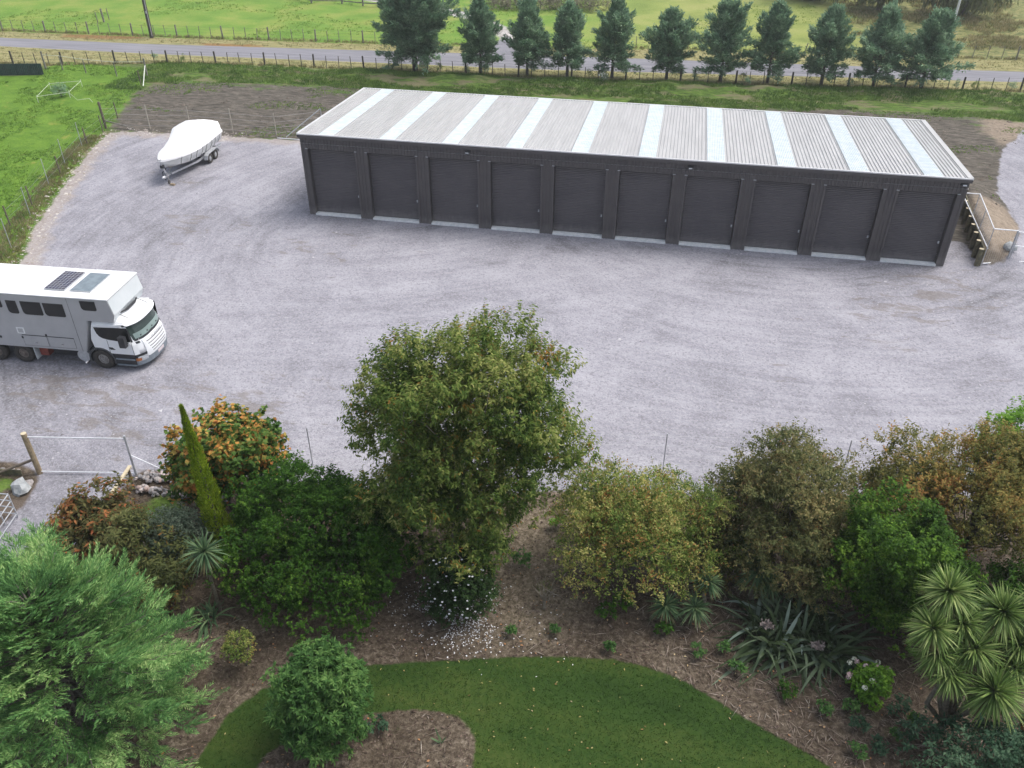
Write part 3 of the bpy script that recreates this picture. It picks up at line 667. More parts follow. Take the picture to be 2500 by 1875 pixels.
for x in (-3.77, -5.04):
    mb = MB(); mb.tube([(x+.56*math.cos(a), 0.16, .45+.56*math.sin(a)) for a in np.linspace(0.5, math.pi-0.5, 9)], 0.05, 6); mb.build('mudguard', M['black'], truck)
# cab : lofted across its width
def xf(z, y):
    p = np.interp(z, [0.30, 0.8, 1.30, 1.45, 2.20, 2.36], [2.00, 2.05, 1.98, 1.90, 1.70, 1.60])
    e = abs((y-1.2)/1.2); return float(p-0.42*e**3.2)
YS = [-0.02, 0.03, 0.12, 0.3, 0.6, 0.9, 1.2, 1.5, 1.8, 2.1, 2.28, 2.37, 2.42]
def cabsec(y):
    e = abs((y-1.2)/1.22); dz = 0.10*e**6
    rf = 2.68-0.34*e**3
    low = [(-.21, 1.09), (.08, 1.09), (.30, 1.0), (.47, .84)]
    fr = [(xf(.84, y), .84)]+[(xf(z, y), z) for z in (1.05, 1.3, 1.42, 1.8, 2.18)]
    tp = [(xf(2.25, y)-0.05, 2.27-dz), (1.35, min(rf, 2.44-dz)), (.8, rf-dz-.02), (.2, rf-dz), (-.05, rf-.04-dz)]
    return low+fr+tp+[(-.13, 2.0), (-.25, 1.5)]
mb = MB(); mb.loft([[(x, y, z) for x, z in cabsec(y)] for y in YS])
cabo = mb.build('cab', M['cabwhite'], truck); 
bm = bmesh.new(); bm.from_mesh(cabo.data); bm.to_mesh(cabo.data); bm.free()
for p in cabo.data.polygons: p.use_smooth = abs(p.normal.y) < 0.6
def frontpatch(y0, y1, z0, z1, off, name, m, parent, th=0.03, ny=12, nz=3, xz=None):
    vs = []; fs = []
    ys = np.linspace(y0, y1, ny+1); zs = np.linspace(z0, z1, nz+1)
    for s_ in (off, off-th):
        for z in zs:
            for y in ys: vs.append((xf(z, y)+s_, y, z))
    w_ = ny+1; N = w_*(nz+1)
    for k in range(nz):
        for i in range(ny):
            a = k*w_+i; fs.append((a, a+1, a+w_+1, a+w_)); fs.append((N+a, N+a+w_, N+a+w_+1, N+a+1))
    for i in range(ny): fs.append((i, N+i, N+i+1, i+1)); a = nz*w_+i; fs.append((a, a+1, N+a+1, N+a))
    for k in range(nz): a = k*w_; fs.append((a, a+w_, N+a+w_, N+a)); a = k*w_+ny; fs.append((a, N+a, N+a+w_, a+w_))
    b_ = MB(); b_.add(vs, fs); return b_.build(name, m, parent)
frontpatch(0.03, 2.37, 1.44, 2.24, 0.010, 'windscreen_surround', M['black'], truck)
ws = frontpatch(0.12, 2.28, 1.52, 2.20, 0.018, 'windscreen', M['screen'], truck)
frontpatch(0.20, 2.20, 1.54, 1.78, 0.024, 'dashboard', M['dash'], truck)
for y in (0.45, 0.85, 1.25, 1.65): MB().box(xf(1.6, y)+.020, xf(1.6, y)+.040, y-.03, y+.03, 1.60, 1.65).build('dash_vent', M['black'], ws)
for y0, s_ in ((0.5, 1), (1.3, 1)):
    MB().tube([(xf(1.48, y0)+.05, y0, 1.47), (xf(1.56, y0+.6)+.05, y0+.65, 1.57)], 0.012, 5).build('wiper', M['black'], ws)
visor = MB()
secs = []
for y in np.linspace(0.05, 2.35, 13):
    x = xf(2.2, y); secs.append([(x-0.12, y, 2.30), (x+0.16, y, 2.215), (x+0.17, y, 2.245), (x-0.10, y, 2.335)])
visor.loft(secs); visor.build('sun_visor', M['cabwhite'], truck)
def rtop(x, y):
    e = abs((y-1.2)/1.22); r_ = 2.68-0.34*e**3-0.10*e**6
    return float(np.interp(x, [0.8, 1.35, 1.62], [r_, min(r_, 2.44), 2.27]))
bar = []
for a_ in np.linspace(-1, 1, 15):
    x_ = 0.45+0.75*(1-abs(a_)**4); y_ = 1.2+1.10*a_; bar.append((x_, y_, rtop(x_, y_)+0.10))
MB().tube(bar, [0.035]*5+[0.055]*5+[0.035]*5, 8).build('roof_gap_line', M['black'], truck)  # black tube draws the dark gap line curving over the cab roof
df = MB(); df.loft([[(0.2+0.05*abs(y-1.2), y, 2.62), (1.0-0.35*abs((y-1.2)/1.1)**3, y, 2.58), (0.92-0.35*abs((y-1.2)/1.1)**3, y, 2.66-0.03*abs(y-1.2)), (0.2, y, 2.76-0.04*abs(y-1.2))] for y in np.linspace(0.14, 2.26, 11)])
df.build('roof_deflector', M['cabwhite'], truck)
for y in (0.45, 1.9): MB().tube([(1.04, y, 2.58), (1.5, y-0.02, 2.42), (1.54, y-0.02, 2.37)], 0.014, 5).build('marker_stalk', M['darkgrey'], truck)
MB().prism([(0.02, 2.12), (1.20, 2.17), (1.535, 2.17), (1.53, 1.50), (0.99, 1.50), (0.52, 1.545), (0.30, 1.60), (0.17, 1.68), (0.08, 1.82)], 'y', -0.034, -0.016).build('side_window', M['glass'], truck)
MB().prism([(0.02, 2.12), (1.20, 2.17), (1.535, 2.17), (1.53, 1.50), (0.99, 1.50), (0.52, 1.545), (0.30, 1.60), (0.17, 1.68), (0.08, 1.82)], 'y', 2.416, 2.434).build('side_window', M['glass'], truck)
for x in (0.46, 1.55): MB().box(x-0.008, x+0.008, -0.026, -0.016, 0.86, 1.49 if x > 1 else 1.52).build('door_seam', M['darkgrey'], truck)
MB().prism([(0.45, 1.16), (0.62, 1.15), (0.74, 1.05), (0.52, 1.04)], 'y', -0.038, -0.018).build('door_handle', M['black'], truck)
MB().box(1.18, 1.46, -0.33, -0.12, 1.36, 1.86).build('mirror', M['black'], truck); MB().tube([(1.4, -.02, 1.45), (1.4, -.15, 1.42)], .03, 6).build('mirror_arm', M['black'], truck)
MB().box(1.10, 1.34, 2.50, 2.68, 1.36, 1.86).build('mirror', M['black'], truck)
# wheel arch, steps, lower trim
arc = [(0.62*math.cos(a)+0.0, 0.475+0.62*math.sin(a)) for a in np.linspace(-0.25, math.pi+0.25, 15)]
arci = [(0.54*math.cos(a)+0.0, 0.475+0.54*math.sin(a)) for a in np.linspace(math.pi+0.25, -0.25, 15)]
for y0, y1 in ((-0.035, 0.30), (2.10, 2.435)): MB().prism(arc+arci, 'y', y0, y1).build('wheel_arch', M['darkgrey'], truck)
MB().box(-0.35, 1.45, 0.32, 2.08, 0.45, 1.08).build('engine_bay', M['black'], truck)
for y0, y1 in ((-0.015, 0.30), (2.10, 2.415)):
    MB().box(0.60, 1.55, y0, y1, 0.34, 0.835).build('step_well', M['black'], truck)
for z in (0.57, 0.28): MB().box(0.64, 1.52, -0.06, 0.12, z, z+0.05).build('step', M['bumper'], truck)
frontpatch(0.0, 2.40, 0.30, 0.62, 0.03, 'bumper', M['bumper'], truck, 0.3)
frontpatch(0.0, 2.40, 0.622, 0.838, 0.015, 'lower_grille', M['black'], truck, 0.3)
frontpatch(0.02, 0.36, 0.50, 0.72, 0.045, 'headlight', M['lens'], truck, 0.1, 5)
frontpatch(2.04, 2.38, 0.50, 0.72, 0.045, 'headlight', M['lens'], truck, 0.1, 5)
frontpatch(-0.01, 0.10, 0.52, 0.66, 0.055, 'indicator', M['amber'], truck, 0.1, 3)
frontpatch(0.36, 2.04, 0.60, 1.40, 0.030, 'grille', M['cabwhite'], truck, 0.08, 14, 6)
for k, z in enumerate((1.26, 1.12, 0.98, 0.85, 0.73)): frontpatch(0.50+.04*k, 1.90-.04*k, z, z+0.028, 0.034, 'grille_slot', M['darkgrey'], truck, 0.02, 12, 1)
for y0 in (0.14, 2.14): frontpatch(y0, y0+0.14, 1.33, 1.41, 0.018, 'vent', M['black'], truck, 0.03, 3, 1)
frontpatch(0.95, 1.45, 0.42, 0.55, 0.05, 'number_plate', M['plate'], truck, 0.02, 3, 1)
def text(body, size, mat, parent, loc, rot, name='lettering', sx=1.0):
    c = bpy.data.curves.new(name, 'FONT'); c.body = body; c.size = size; c.extrude = 0.004; c.align_x = 'CENTER'
    o_ = bpy.data.objects.new('tmp', c); COL.objects.link(o_); bpy.context.view_layer.update()
    me = bpy.data.meshes.new_from_object(o_.evaluated_get(bpy.context.evaluated_depsgraph_get())); bpy.data.objects.remove(o_)
    q = bpy.data.objects.new(name, me); COL.objects.link(q); me.materials.clear(); me.materials.append(mat)
    q.parent = parent; q.location = loc; q.rotation_euler = rot; q.scale = (sx, 1, 1); return q
text('SCANIA', 0.13, M['galv'], truck, (2.005+0.033, 1.2, 1.325), (R(90-9), 0, R(90)), sx=1.9)

# ---------------------------------------------------------------- covered boat on its trailer
boat_dir = R(-86.8)
BT = (-11.22, 7.25)
boat = empty('covered_boat', (BT[0], BT[1], 0), boat_dir, 'motor boat under a tight white cover, strapped to a trailer', 'boat')
st = [(-2.05, 1.12, 1.50, 0.80, 0.62), (-1.0, 1.16, 1.50, 0.82, 0.60), (0.5, 1.18, 1.50, 0.82, 0.58), (1.8, 1.14, 1.52, 0.84, 0.58), (2.8, 0.98, 1.56, 0.90, 0.64), (3.6, 0.70, 1.60, 1.02, 0.78), (4.2, 0.40, 1.64, 1.20, 1.0), (4.6, 0.16, 1.68, 1.42, 1.3), (4.78, 0.03, 1.70, 1.60, 1.55)]
def hs(x, hb, zs, zc, zk):
    return [(x, -hb, zs), (x, -hb*0.97, (zs+zc)/2), (x, -hb*0.84, zc), (x, -hb*0.4, (zc+zk)/2-0.02), (x, 0, zk), (x, hb*0.4, (zc+zk)/2-0.02), (x, hb*0.84, zc), (x, hb*0.97, (zs+zc)/2), (x, hb, zs)]
mb = MB(); mb.loft([hs(*s_) for s_ in st]); ho = mb.build('hull', [M['hull'], M['hulldark']], boat)
for p in ho.data.polygons:
    if p.center.z < 0.86+0.06*max(0, p.center.x-2) and p.normal.z < -0.3: p.material_index = 1
rid = {-2.05: (2.16, .96, 2.06), -1.4: (2.34, 1.0, 2.26), -0.4: (2.42, 1.0, 2.34), 0.7: (2.46, .96, 2.38), 1.3: (2.26, .86, 2.14), 2.0: (2.06, .70, 1.94), 2.8: (1.92, .50, 1.82), 3.6: (1.83, .28, 1.76), 4.2: (1.78, .16, 1.73), 4.6: (1.76, .08, 1.74), 4.78: (1.74, .03, 1.73)}
cs = []
xs = np.linspace(-2.10, 4.80, 30)
def itp(i, x): return float(np.interp(x, [s_[0] for s_ in st], [s_[i] for s_ in st]))
def itr(i, x): k = sorted(rid); return float(np.interp(x, k, [rid[q][i] for q in k]))
for x in xs:
    hb = itp(1, x)+0.035; zs = itp(2, x); zr = itr(0, x); sw = itr(1, x); sz = itr(2, x)
    sag = 0.02*math.sin(x*7)
    half = [(hb, zs-0.16+0.015*math.sin(x*16)), (hb+0.01, zs-0.02), (hb*0.93, zs+0.05), ((hb+sw)/2, (zs+sz)/2+0.03+sag), (sw, sz), (sw*0.5, (sz+zr)/2+0.02)]
    cs.append([(x, -a, z) for a, z in half]+[(x, 0, zr)]+[(x, a, z) for a, z in half[::-1]])
mb = MB(); mb.loft(cs, closed=False, cap=False)
mb.add([(-2.10, p[1], p[2]) for p in cs[0]], [tuple(range(13))]); mb.add([(4.80, p[1], p[2]) for p in cs[-1]], [tuple(range(13))])
cv = mb.build('cover', M['cover'], boat, smooth=True)
MB().box(-2.45, -2.08, -0.12, 0.12, 0.6, 1.45).build('outboard_leg', M['black'], boat)
for k, x in enumerate((-1.5, -0.9, -0.2, 0.55, 1.2, 1.9, 2.6, 3.4)):
    for sgn in (-1, 1):
        hb = itp(1, x); zs = itp(2, x); zc = itp(3, x)
        st_ = MB().tube([(x, sgn*(hb+0.05), zs-0.12), (x+0.08*((k % 2)*2-1), sgn*(hb*0.98+0.02), (zs+zc)/2), (x+0.04, sgn*(hb*0.86+0.02), zc+0.02)], 0.013, 5)
        st_.build('tie_strap', M['black'], boat)
MB().tube([(4.75, 0.12, 1.72), (4.95, 0.0, 1.70), (4.75, -0.12, 1.72)], 0.03, 6).build('bow_roller', M['chrome'], boat)
trl = empty('trailer', (0, 0, 0)); trl.parent = boat
for s_ in (-1, 1):
    MB().beam((-2.1, s_*0.85, 0.50), (1.6, s_*0.85, 0.50), 0.06, 0.12).build('rail', M['galv'], trl)
    MB().beam((1.6, s_*0.85, 0.50), (3.9, s_*0.10, 0.48), 0.06, 0.12).build('rail', M['galv'], trl)
    for x in (0.42, -0.42):
        wl = wheel(trl, x, s_*1.12, 0.33, 0.20, M['galv'], s_)
    fd = MB(); pr = [(x_, z_) for x_, z_ in [(-0.95, 0.42), (-0.88, 0.66), (-0.6, 0.76), (0.6, 0.76), (0.88, 0.66), (0.98, 0.40)]]
    fd.prism(pr+[(a, b-0.04) for a, b in [(0.94, 0.40), (0.84, 0.64), (0.58, 0.735), (-0.58, 0.735), (-0.84, 0.64), (-0.91, 0.42)]], 'y', s_*0.98, s_*1.26)
    fd.build('mudguard', M['galv'], trl)
MB().beam((3.6, 0, 0.46), (4.75, 0, 0.46), 0.09, 0.1).build('drawbar', M['galv'], trl)
for x in (-1.6, -0.2, 1.4): MB().beam((x, -0.85, 0.46), (x, 0.85, 0.46), 0.06, 0.08).build('cross_member', M['galv'], trl)
MB().beam((-0.42, -1.1, 0.33), (-0.42, 1.1, 0.33), 0.07, 0.07).build('axle', M['darkgrey'], trl); MB().beam((0.42, -1.1, 0.33), (0.42, 1.1, 0.33), 0.07, 0.07).build('axle', M['darkgrey'], trl)
MB().beam((4.3, 0, 0.5), (4.72, 0, 1.45), 0.07, 0.09).build('winch_post', M['galv'], trl); MB().cyl((4.62, 0, 1.2), (0, 1, 0), 0.12, 0.2, 12).build('winch', M['black'], trl)
MB().tube([(4.45, 0.13, 0.75), (4.45, 0.13, 0.12)], 0.035, 8).build('jockey_stand', M['chrome'], trl)
MB().cyl((4.45, 0.13, 0.12), (0, 1, 0), 0.12, 0.06, 14).build('jockey_wheel', M['rubber'], trl)
MB().cyl((4.75, 0, 0.54), (1, 0, 0), 0.06, 0.25, 10).build('coupling', M['white'], trl)
MB().tube([(4.2, 0, 0.95), (4.4, -0.22, 0.7), (4.55, -0.1, 0.35), (4.6, 0.05, 0.3)], 0.03, 6).build('winch_strap', M['black'], trl)
q = gp(421.5, 452)
tag(MB().box(-0.16, 0.16, -0.10, 0.10, 0, 0.05).box(-0.12, 0.12, -0.07, 0.07, 0.052, 0.10).build('timber_block', M['newwood']), 'short timber blocks on gravel beside the boat trailer coupling', 'timber block').location = (q[0], q[1], 0.002)

# ---------------------------------------------------------------- plants
def unit(v): return v/np.maximum(np.linalg.norm(v, axis=-1, keepdims=True), 1e-9)
def leaf_quads(P, D, N, L, W, fold=0.0, wide=0.45):
    """diamond leaves: base P, direction D, normal hint N, length L, width W (arrays)"""
    D = unit(D); Sd = unit(np.cross(D, N)); Nn = np.cross(Sd, D)
    L = np.asarray(L)[:, None]; W = np.asarray(W)[:, None]
    mid = P+D*L*wide+Nn*W*fold
    tip = P+D*L-Nn*W*fold*0.8
    V = np.stack([P, mid+Sd*W/2, tip, mid-Sd*W/2], 1).reshape(-1, 3)
    F = np.arange(len(P)*4).reshape(-1, 4)
    return V, F
class Tubes:
    def __init__(s): s.mb = MB()
    def limb(s, pts, r0, r1, n=6):
        k = len(pts); s.mb.tube(pts, [r0+(r1-r0)*i/(k-1) for i in range(k)], n)
def wob(a, b, r, k=4, amp=0.06):
    a = np.array(a, float); b = np.array(b, float); L = np.linalg.norm(b-a)
    return [tuple(a+(b-a)*i/k+(r.normal(size=3)*amp*L if 0 < i < k else 0)) for i in range(k+1)]
def rnd_dirs(r, n, zmin=-1.0):
    z = r.uniform(zmin, 1, n); a = r.uniform(0, 2*math.pi, n); q = np.sqrt(1-z*z)
    return np.stack([q*np.cos(a), q*np.sin(a), z], 1)
def broadleaf(name, loc, lobes, mat, bark, label, cat='tree', group=None, seed=0, clumps=90, shoots=22, leaves=12,
              L=0.12, W=0.05, slen=0.45, cr=0.55, upb=0.6, droop=0.25, trunks=1, tr=0.12, spread=0.3, zmin=-0.5, inner=0.35, fork=0.4, tier=1.0):
    """lobes: (dx,dy,zc,a,c) ellipsoids round the base loc"""
    r = np.random.RandomState(seed)
    root = empty(name, (loc[0], loc[1], hz(*loc)), 0, label, cat, group)
    vol = np.array([l[3]**2*l[4] for l in lobes])**(2/3); vol /= vol.sum()
    C = []; O = []
    for l, f in zip(lobes, vol):
        n = max(4, int(round(clumps*f))); d = rnd_dirs(r, n, zmin)
        lump = 1+0.10*np.sin(d[:, 0]*4+seed)+0.10*np.sin(d[:, 1]*5+seed*2+d[:, 2]*3)+0.07*r.normal(size=n)
        rr = np.where(r.rand(n) < inner, r.uniform(0.35, 0.75, n), r.uniform(0.80, 1.0, n))*lump
        c = np.array(l[:3])+d*np.array([l[3], l[3], l[4]])*rr[:, None]*(1-cr*0.25/max(l[3], 0.5))
        C.append(c); O.append(d)
    C = np.concatenate(C); O = np.concatenate(O); C[:, 2] = np.maximum(C[:, 2], 0.25)
    n = len(C)*shoots; ci = np.repeat(np.arange(len(C)), shoots)
    od = unit(rnd_dirs(r, n, -0.8)+O[ci]*0.6)*np.array([1, 1, tier])
    size = (0.65+0.7*r.rand(len(C)))[ci]
    base = C[ci]+od*(cr*size*r.uniform(0.25, 1.0, n)**0.6)[:, None]
    sdn = unit(od*0.8+np.array([0, 0, upb])+r.normal(size=(n, 3))*0.25)
    sl = slen*r.uniform(0.5, 1.2, n)
    li = np.repeat(np.arange(n), leaves); t = np.tile(np.linspace(0.1, 1, leaves), n)+r.uniform(-.05, .05, n*leaves)
    P = base[li]+sdn[li]*(sl[li]*t)[:, None]
    side = unit(np.cross(sdn[li], r.normal(size=(len(li), 3))))
    D = sdn[li]*0.45+side+np.array([0, 0, -droop])+r.normal(size=(len(li), 3))*0.15
    Nh = np.array([0, 0, 1.0])+r.normal(size=(len(li), 3))*0.35
    ok = P[:, 2] > 0.03
    V, F = leaf_quads(P[ok], D[ok], Nh[ok], L*r.uniform(0.6, 1.2, ok.sum()), W*r.uniform(0.7, 1.2, ok.sum()), 0.18)
    rawmesh('crown', V, F, mat, root)
    T = Tubes(); zt = np.mean([l[2] for l in lobes]); zl = min(l[2]-l[4] for l in lobes)
    forks = []
    for k in range(trunks):
        a = 2*math.pi*k/max(1, trunks)+r.rand(); f_ = (math.cos(a)*spread*(trunks > 1), math.sin(a)*spread*(trunks > 1), max(0.4, zt*fork))
        b0 = (f_[0]*0.15, f_[1]*0.15, -0.05)
        T.limb(wob(b0, f_, r, 4, 0.03), tr, tr*0.75, 8); forks.append(f_)
        top = (f_[0]*1.6, f_[1]*1.6, zt+0.3*abs(lobes[0][4])); T.limb(wob(f_, top, r, 5, 0.04), tr*0.75, tr*0.2, 7)
        T.limb([b0, f_], tr*0.5, tr*0.5, 5)
    pick = r.choice(len(C), min(len(C), 46), replace=False)
    for j in pick:
        f_ = forks[j % trunks]; c = C[j]
        st_ = np.array(f_)+np.array([0, 0, max(0, (c[2]-f_[2]))*0.35*r.rand()])
        if np.linalg.norm(c-st_) > 0.3: T.limb(wob(st_, c, r, 4, 0.05), tr*0.30, 0.012, 5)
    T.mb.build('trunk', bark, root, smooth=True)
    return root

LM = {}
G0 = (0.025, 0.055, 0.012)
LM['central'] = leafmat('cherry_leaf', [(0.15, (0.062, 0.122, 0.026)), (0.40, (0.122, 0.195, 0.040)), (0.62, (0.205, 0.268, 0.062)), (0.90, (0.40, 0.41, 0.14))], 0.7, 0.45,
    patch=([(0.0, (0.32, 0.15, 0.03)), (0.5, (0.40, 0.22, 0.05)), (1.0, (0.28, 0.24, 0.06))], 1.1, 0.86, 0.95))
LM['dark'] = leafmat('dark_evergreen_leaf', [(0.15, (0.028, 0.081, 0.011)), (0.5, (0.055, 0.144, 0.018)), (0.8, (0.109, 0.224, 0.030)), (0.95, (0.196, 0.333, 0.046))], 0.8, 0.5)
LM['bright'] = leafmat('bright_leaf', [(0.15, (0.036, 0.090, 0.014)), (0.45, (0.072, 0.162, 0.023)), (0.7, (0.144, 0.279, 0.034)), (0.95, (0.261, 0.405, 0.059))], 1.0, 0.5)
LM['lime'] = leafmat('lime_leaf', [(0.15, (0.10, 0.23, 0.03)), (0.6, (0.20, 0.40, 0.045)), (0.95, (0.32, 0.52, 0.08))], 1.2, 0.4)
LM['golden'] = leafmat('golden_leaf', [(0.12, (0.069, 0.131, 0.027)), (0.38, (0.150, 0.231, 0.048)), (0.60, (0.300, 0.356, 0.094)), (0.86, (0.537, 0.475, 0.175))], 0.9, 0.5,
    patch=([(0.0, (0.36, 0.17, 0.06)), (1.0, (0.42, 0.26, 0.09))], 1.3, 0.76, 0.92))
LM['bronze'] = leafmat('bronze_leaf', [(0.12, (0.072, 0.099, 0.039)), (0.40, (0.153, 0.177, 0.069)), (0.65, (0.254, 0.247, 0.101)), (0.92, (0.442, 0.341, 0.156))], 0.8, 0.5,
    patch=([(0.0, (0.26, 0.10, 0.05)), (1.0, (0.30, 0.17, 0.08))], 1.1, 0.88, 1.0))
LM['bronze2'] = leafmat('copper_leaf', [(0.12, (0.085, 0.104, 0.031)), (0.40, (0.182, 0.192, 0.055)), (0.65, (0.319, 0.273, 0.081)), (0.92, (0.546, 0.364, 0.117))], 0.8, 0.5,
    patch=([(0.0, (0.36, 0.13, 0.05)), (1.0, (0.40, 0.24, 0.08))], 0.8, 0.80, 0.93))
LM['maple'] = leafmat('maple_leaf', [(0.12, (0.050, 0.115, 0.028)), (0.5, (0.105, 0.20, 0.042)), (0.9, (0.20, 0.31, 0.075))], 0.8, 0.5,
    patch=([(0.0, (0.62, 0.24, 0.08)), (0.5, (0.68, 0.37, 0.10)), (1.0, (0.58, 0.46, 0.13))], 0.9, 0.70, 0.80))
LM['redleaf'] = leafmat('russet_leaf', [(0.12, (0.069, 0.077, 0.031)), (0.5, (0.144, 0.144, 0.053)), (0.9, (0.250, 0.213, 0.075))], 0.8, 0.5,
    patch=([(0.0, (0.40, 0.125, 0.055)), (0.5, (0.48, 0.19, 0.07)), (1.0, (0.32, 0.18, 0.08))], 0.9, 0.70, 0.86))
LM['olive'] = leafmat('olive_leaf', [(0.12, (0.066, 0.085, 0.030)), (0.5, (0.132, 0.155, 0.053)), (0.9, (0.246, 0.246, 0.095))], 0.8, 0.5,
    patch=([(0.0, (0.28, 0.12, 0.04)), (1.0, (0.25, 0.16, 0.05))], 1.0, 0.84, 0.95))
LM['greyleaf'] = leafmat('grey_leaf', [(0.12, (0.069, 0.108, 0.069)), (0.5, (0.131, 0.177, 0.123)), (0.9, (0.231, 0.285, 0.216))], 0.8, 0.4)
LM['shrub'] = leafmat('whorled_leaf', [(0.12, (0.047, 0.121, 0.034)), (0.5, (0.089, 0.200, 0.053)), (0.9, (0.200, 0.347, 0.100))], 0.9, 0.45)
LM['white'] = leafmat('sasanqua_leaf', [(0.12, (0.025, 0.054, 0.018)), (0.5, (0.050, 0.100, 0.032)), (0.9, (0.100, 0.172, 0.054))], 0.8, 0.5)
LM['bluegreen'] = leafmat('blue_green_leaf', [(0.12, (0.036, 0.090, 0.050)), (0.5, (0.072, 0.144, 0.082)), (0.9, (0.144, 0.234, 0.134))], 0.8, 0.5)
LM['cypress'] = leafmat('cypress_spray', [(0.12, (0.055, 0.140, 0.044)), (0.40, (0.115, 0.260, 0.080)), (0.65, (0.23, 0.41, 0.13)), (0.92, (0.46, 0.62, 0.25))], 0.8, 0.55, 0.3)
LM['pencil'] = leafmat('golden_cypress_tuft', [(0.12, (0.14, 0.22, 0.018)), (0.5, (0.28, 0.40, 0.028)), (0.9, (0.48, 0.58, 0.06))], 2.0, 0.4)
LM['row'] = leafmat('row_conifer_spray', [(0.12, (0.112, 0.213, 0.134)), (0.42, (0.190, 0.319, 0.196)), (0.7, (0.291, 0.437, 0.269)), (0.95, (0.448, 0.582, 0.392))], 0.7, 0.5, 0.25)
LM['far'] = leafmat('hanging_conifer', [(0.12, (0.083, 0.112, 0.045)), (0.5, (0.143, 0.173, 0.068)), (0.9, (0.240, 0.255, 0.120))], 0.3, 0.5, 0.2)
LM['scrub'] = leafmat('grey_brown_scrub', [(0.12, (0.130, 0.111, 0.085)), (0.5, (0.221, 0.195, 0.150)), (0.9, (0.286, 0.299, 0.169))], 0.5, 0.5, 0.2)
LM['strap'] = leafmat('cabbage_leaf', [(0.12, (0.085, 0.15, 0.040)), (0.5, (0.17, 0.27, 0.070)), (0.9, (0.38, 0.46, 0.17))], 0.5, 0.2, 0.25, 0.4)
LM['strapdark'] = leafmat('dull_cabbage_leaf', [(0.12, (0.060, 0.120, 0.060)), (0.5, (0.115, 0.200, 0.095)), (0.9, (0.24, 0.32, 0.16))], 0.5, 0.2, 0.25, 0.4)  # the leaf's own dull, bluish green
LM['deadstrap'] = leafmat('dead_cabbage_leaf', [(0.12, (0.132, 0.126, 0.054)), (0.5, (0.216, 0.198, 0.090)), (0.9, (0.312, 0.276, 0.144))], 0.5, 0.2, 0.2, 0.7)
LM['flax'] = leafmat('flax_leaf', [(0.12, (0.036, 0.060, 0.026)), (0.5, (0.072, 0.108, 0.050)), (0.85, (0.144, 0.198, 0.126)), (0.97, (0.324, 0.408, 0.360))], 0.5, 0.1, 0.2, 0.38)
LM['grass'] = leafmat('grass_blade', [(0.12, (0.075, 0.150, 0.025)), (0.5, (0.150, 0.275, 0.044)), (0.9, (0.300, 0.413, 0.088))], 0.5, 0.5, 0.3, 0.7)
LM['drygrass'] = leafmat('dry_grass_blade', [(0.12, (0.149, 0.172, 0.057)), (0.5, (0.276, 0.253, 0.115)), (0.9, (0.460, 0.391, 0.230))], 0.5, 0.5, 0.3, 0.8)
LM['bankgrass'] = leafmat('bank_grass_blade', [(0.12, (0.070, 0.135, 0.030)), (0.5, (0.135, 0.235, 0.050)), (0.9, (0.26, 0.36, 0.09))], 0.4, 0.5, 0.3, 0.8)

# the hedge trees and shrubs of the garden
broadleaf('cherry_tree', (15.9, -25.4), [(-0.1, 0, 5.25, 2.55, 3.5), (2.45, 0.4, 5.6, 1.05, 2.0), (-2.0, 0.4, 4.5, 1.35, 2.0), (0.2, 0.2, 6.65, 1.6, 1.7), (1.3, 0.2, 6.4, 1.45, 1.5), (-1.2, 0.2, 6.1, 1.45, 1.6), (-0.5, -0.7, 2.9, 2.3, 1.9), (0.9, -0.9, 2.6, 1.3, 1.5), (-1.6, -0.4, 3.3, 1.3, 1.3), (1.9, 0.0, 4.0, 1.3, 1.3)], LM['central'], M['palebark'],
    'tallest tree in the garden, broad rounded green crown flecked with orange, grey forked trunks', seed=11, clumps=290, shoots=27, leaves=14, L=0.14, W=0.055, slen=0.5, cr=0.55, upb=0.9, droop=0.5, trunks=3, tr=0.11, spread=0.5, zmin=-0.85)
broadleaf('evergreen_shrub', (11.4, -27.0), [(0, -0.3, 1.4, 2.6, 2.1), (-0.9, 0.4, 2.2, 1.5, 1.7), (1.2, 0.2, 1.9, 1.5, 1.7), (0.3, -1.3, 0.9, 1.9, 1.1), (2.4, -0.2, 1.5, 1.3, 1.5)], LM['dark'], M['darkbark'],
    'large dense dark green bush at the left foot of the tallest tree', 'shrub', seed=12, clumps=240, shoots=24, leaves=12, L=0.10, W=0.055, slen=0.24, cr=0.45, upb=0.6, droop=0.1, tr=0.1, zmin=-0.4)
broadleaf('maple_tree', (7.2, -24.9), [(0.15, 0, 2.3, 1.65, 1.6), (-0.55, -0.2, 1.6, 1.0, 1.3), (1.0, 0.2, 2.1, 1.0, 1.1)], LM['maple'], M['bark'],
    'small maple turning orange behind the narrow golden conifer', seed=13, clumps=110, shoots=17, leaves=9, L=0.17, W=0.15, slen=0.3, cr=0.42, upb=0.6, droop=0.1, tr=0.08, zmin=-0.5)
broadleaf('russet_shrub', (4.2, -27.9), [(0, 0, 1.25, 1.15, 1.15), (0.9, -0.5, 1.1, 0.9, 0.9), (-0.5, 0, 0.9, 0.9, 0.8)], LM['redleaf'], M['bark'],
    'russet and orange leaved shrub beside the gravel drive below the gate', 'shrub', seed=14, clumps=80, shoots=17, leaves=9, L=0.19, W=0.075, slen=0.32, cr=0.42, droop=0.45, tr=0.06)
broadleaf('olive_shrub', (6.5, -28.6), [(0, 0, 1.2, 1.1, 1.4), (-1.0, 0.0, 0.9, 1.0, 1.0), (0.6, -0.9, 0.8, 0.9, 1.0)], LM['olive'], M['bark'],
    'dull olive green shrub between the russet shrub and the cabbage tree', 'shrub', seed=15, clumps=80, shoots=18, leaves=9, L=0.18, W=0.05, slen=0.32, cr=0.45, droop=0.4, tr=0.06)
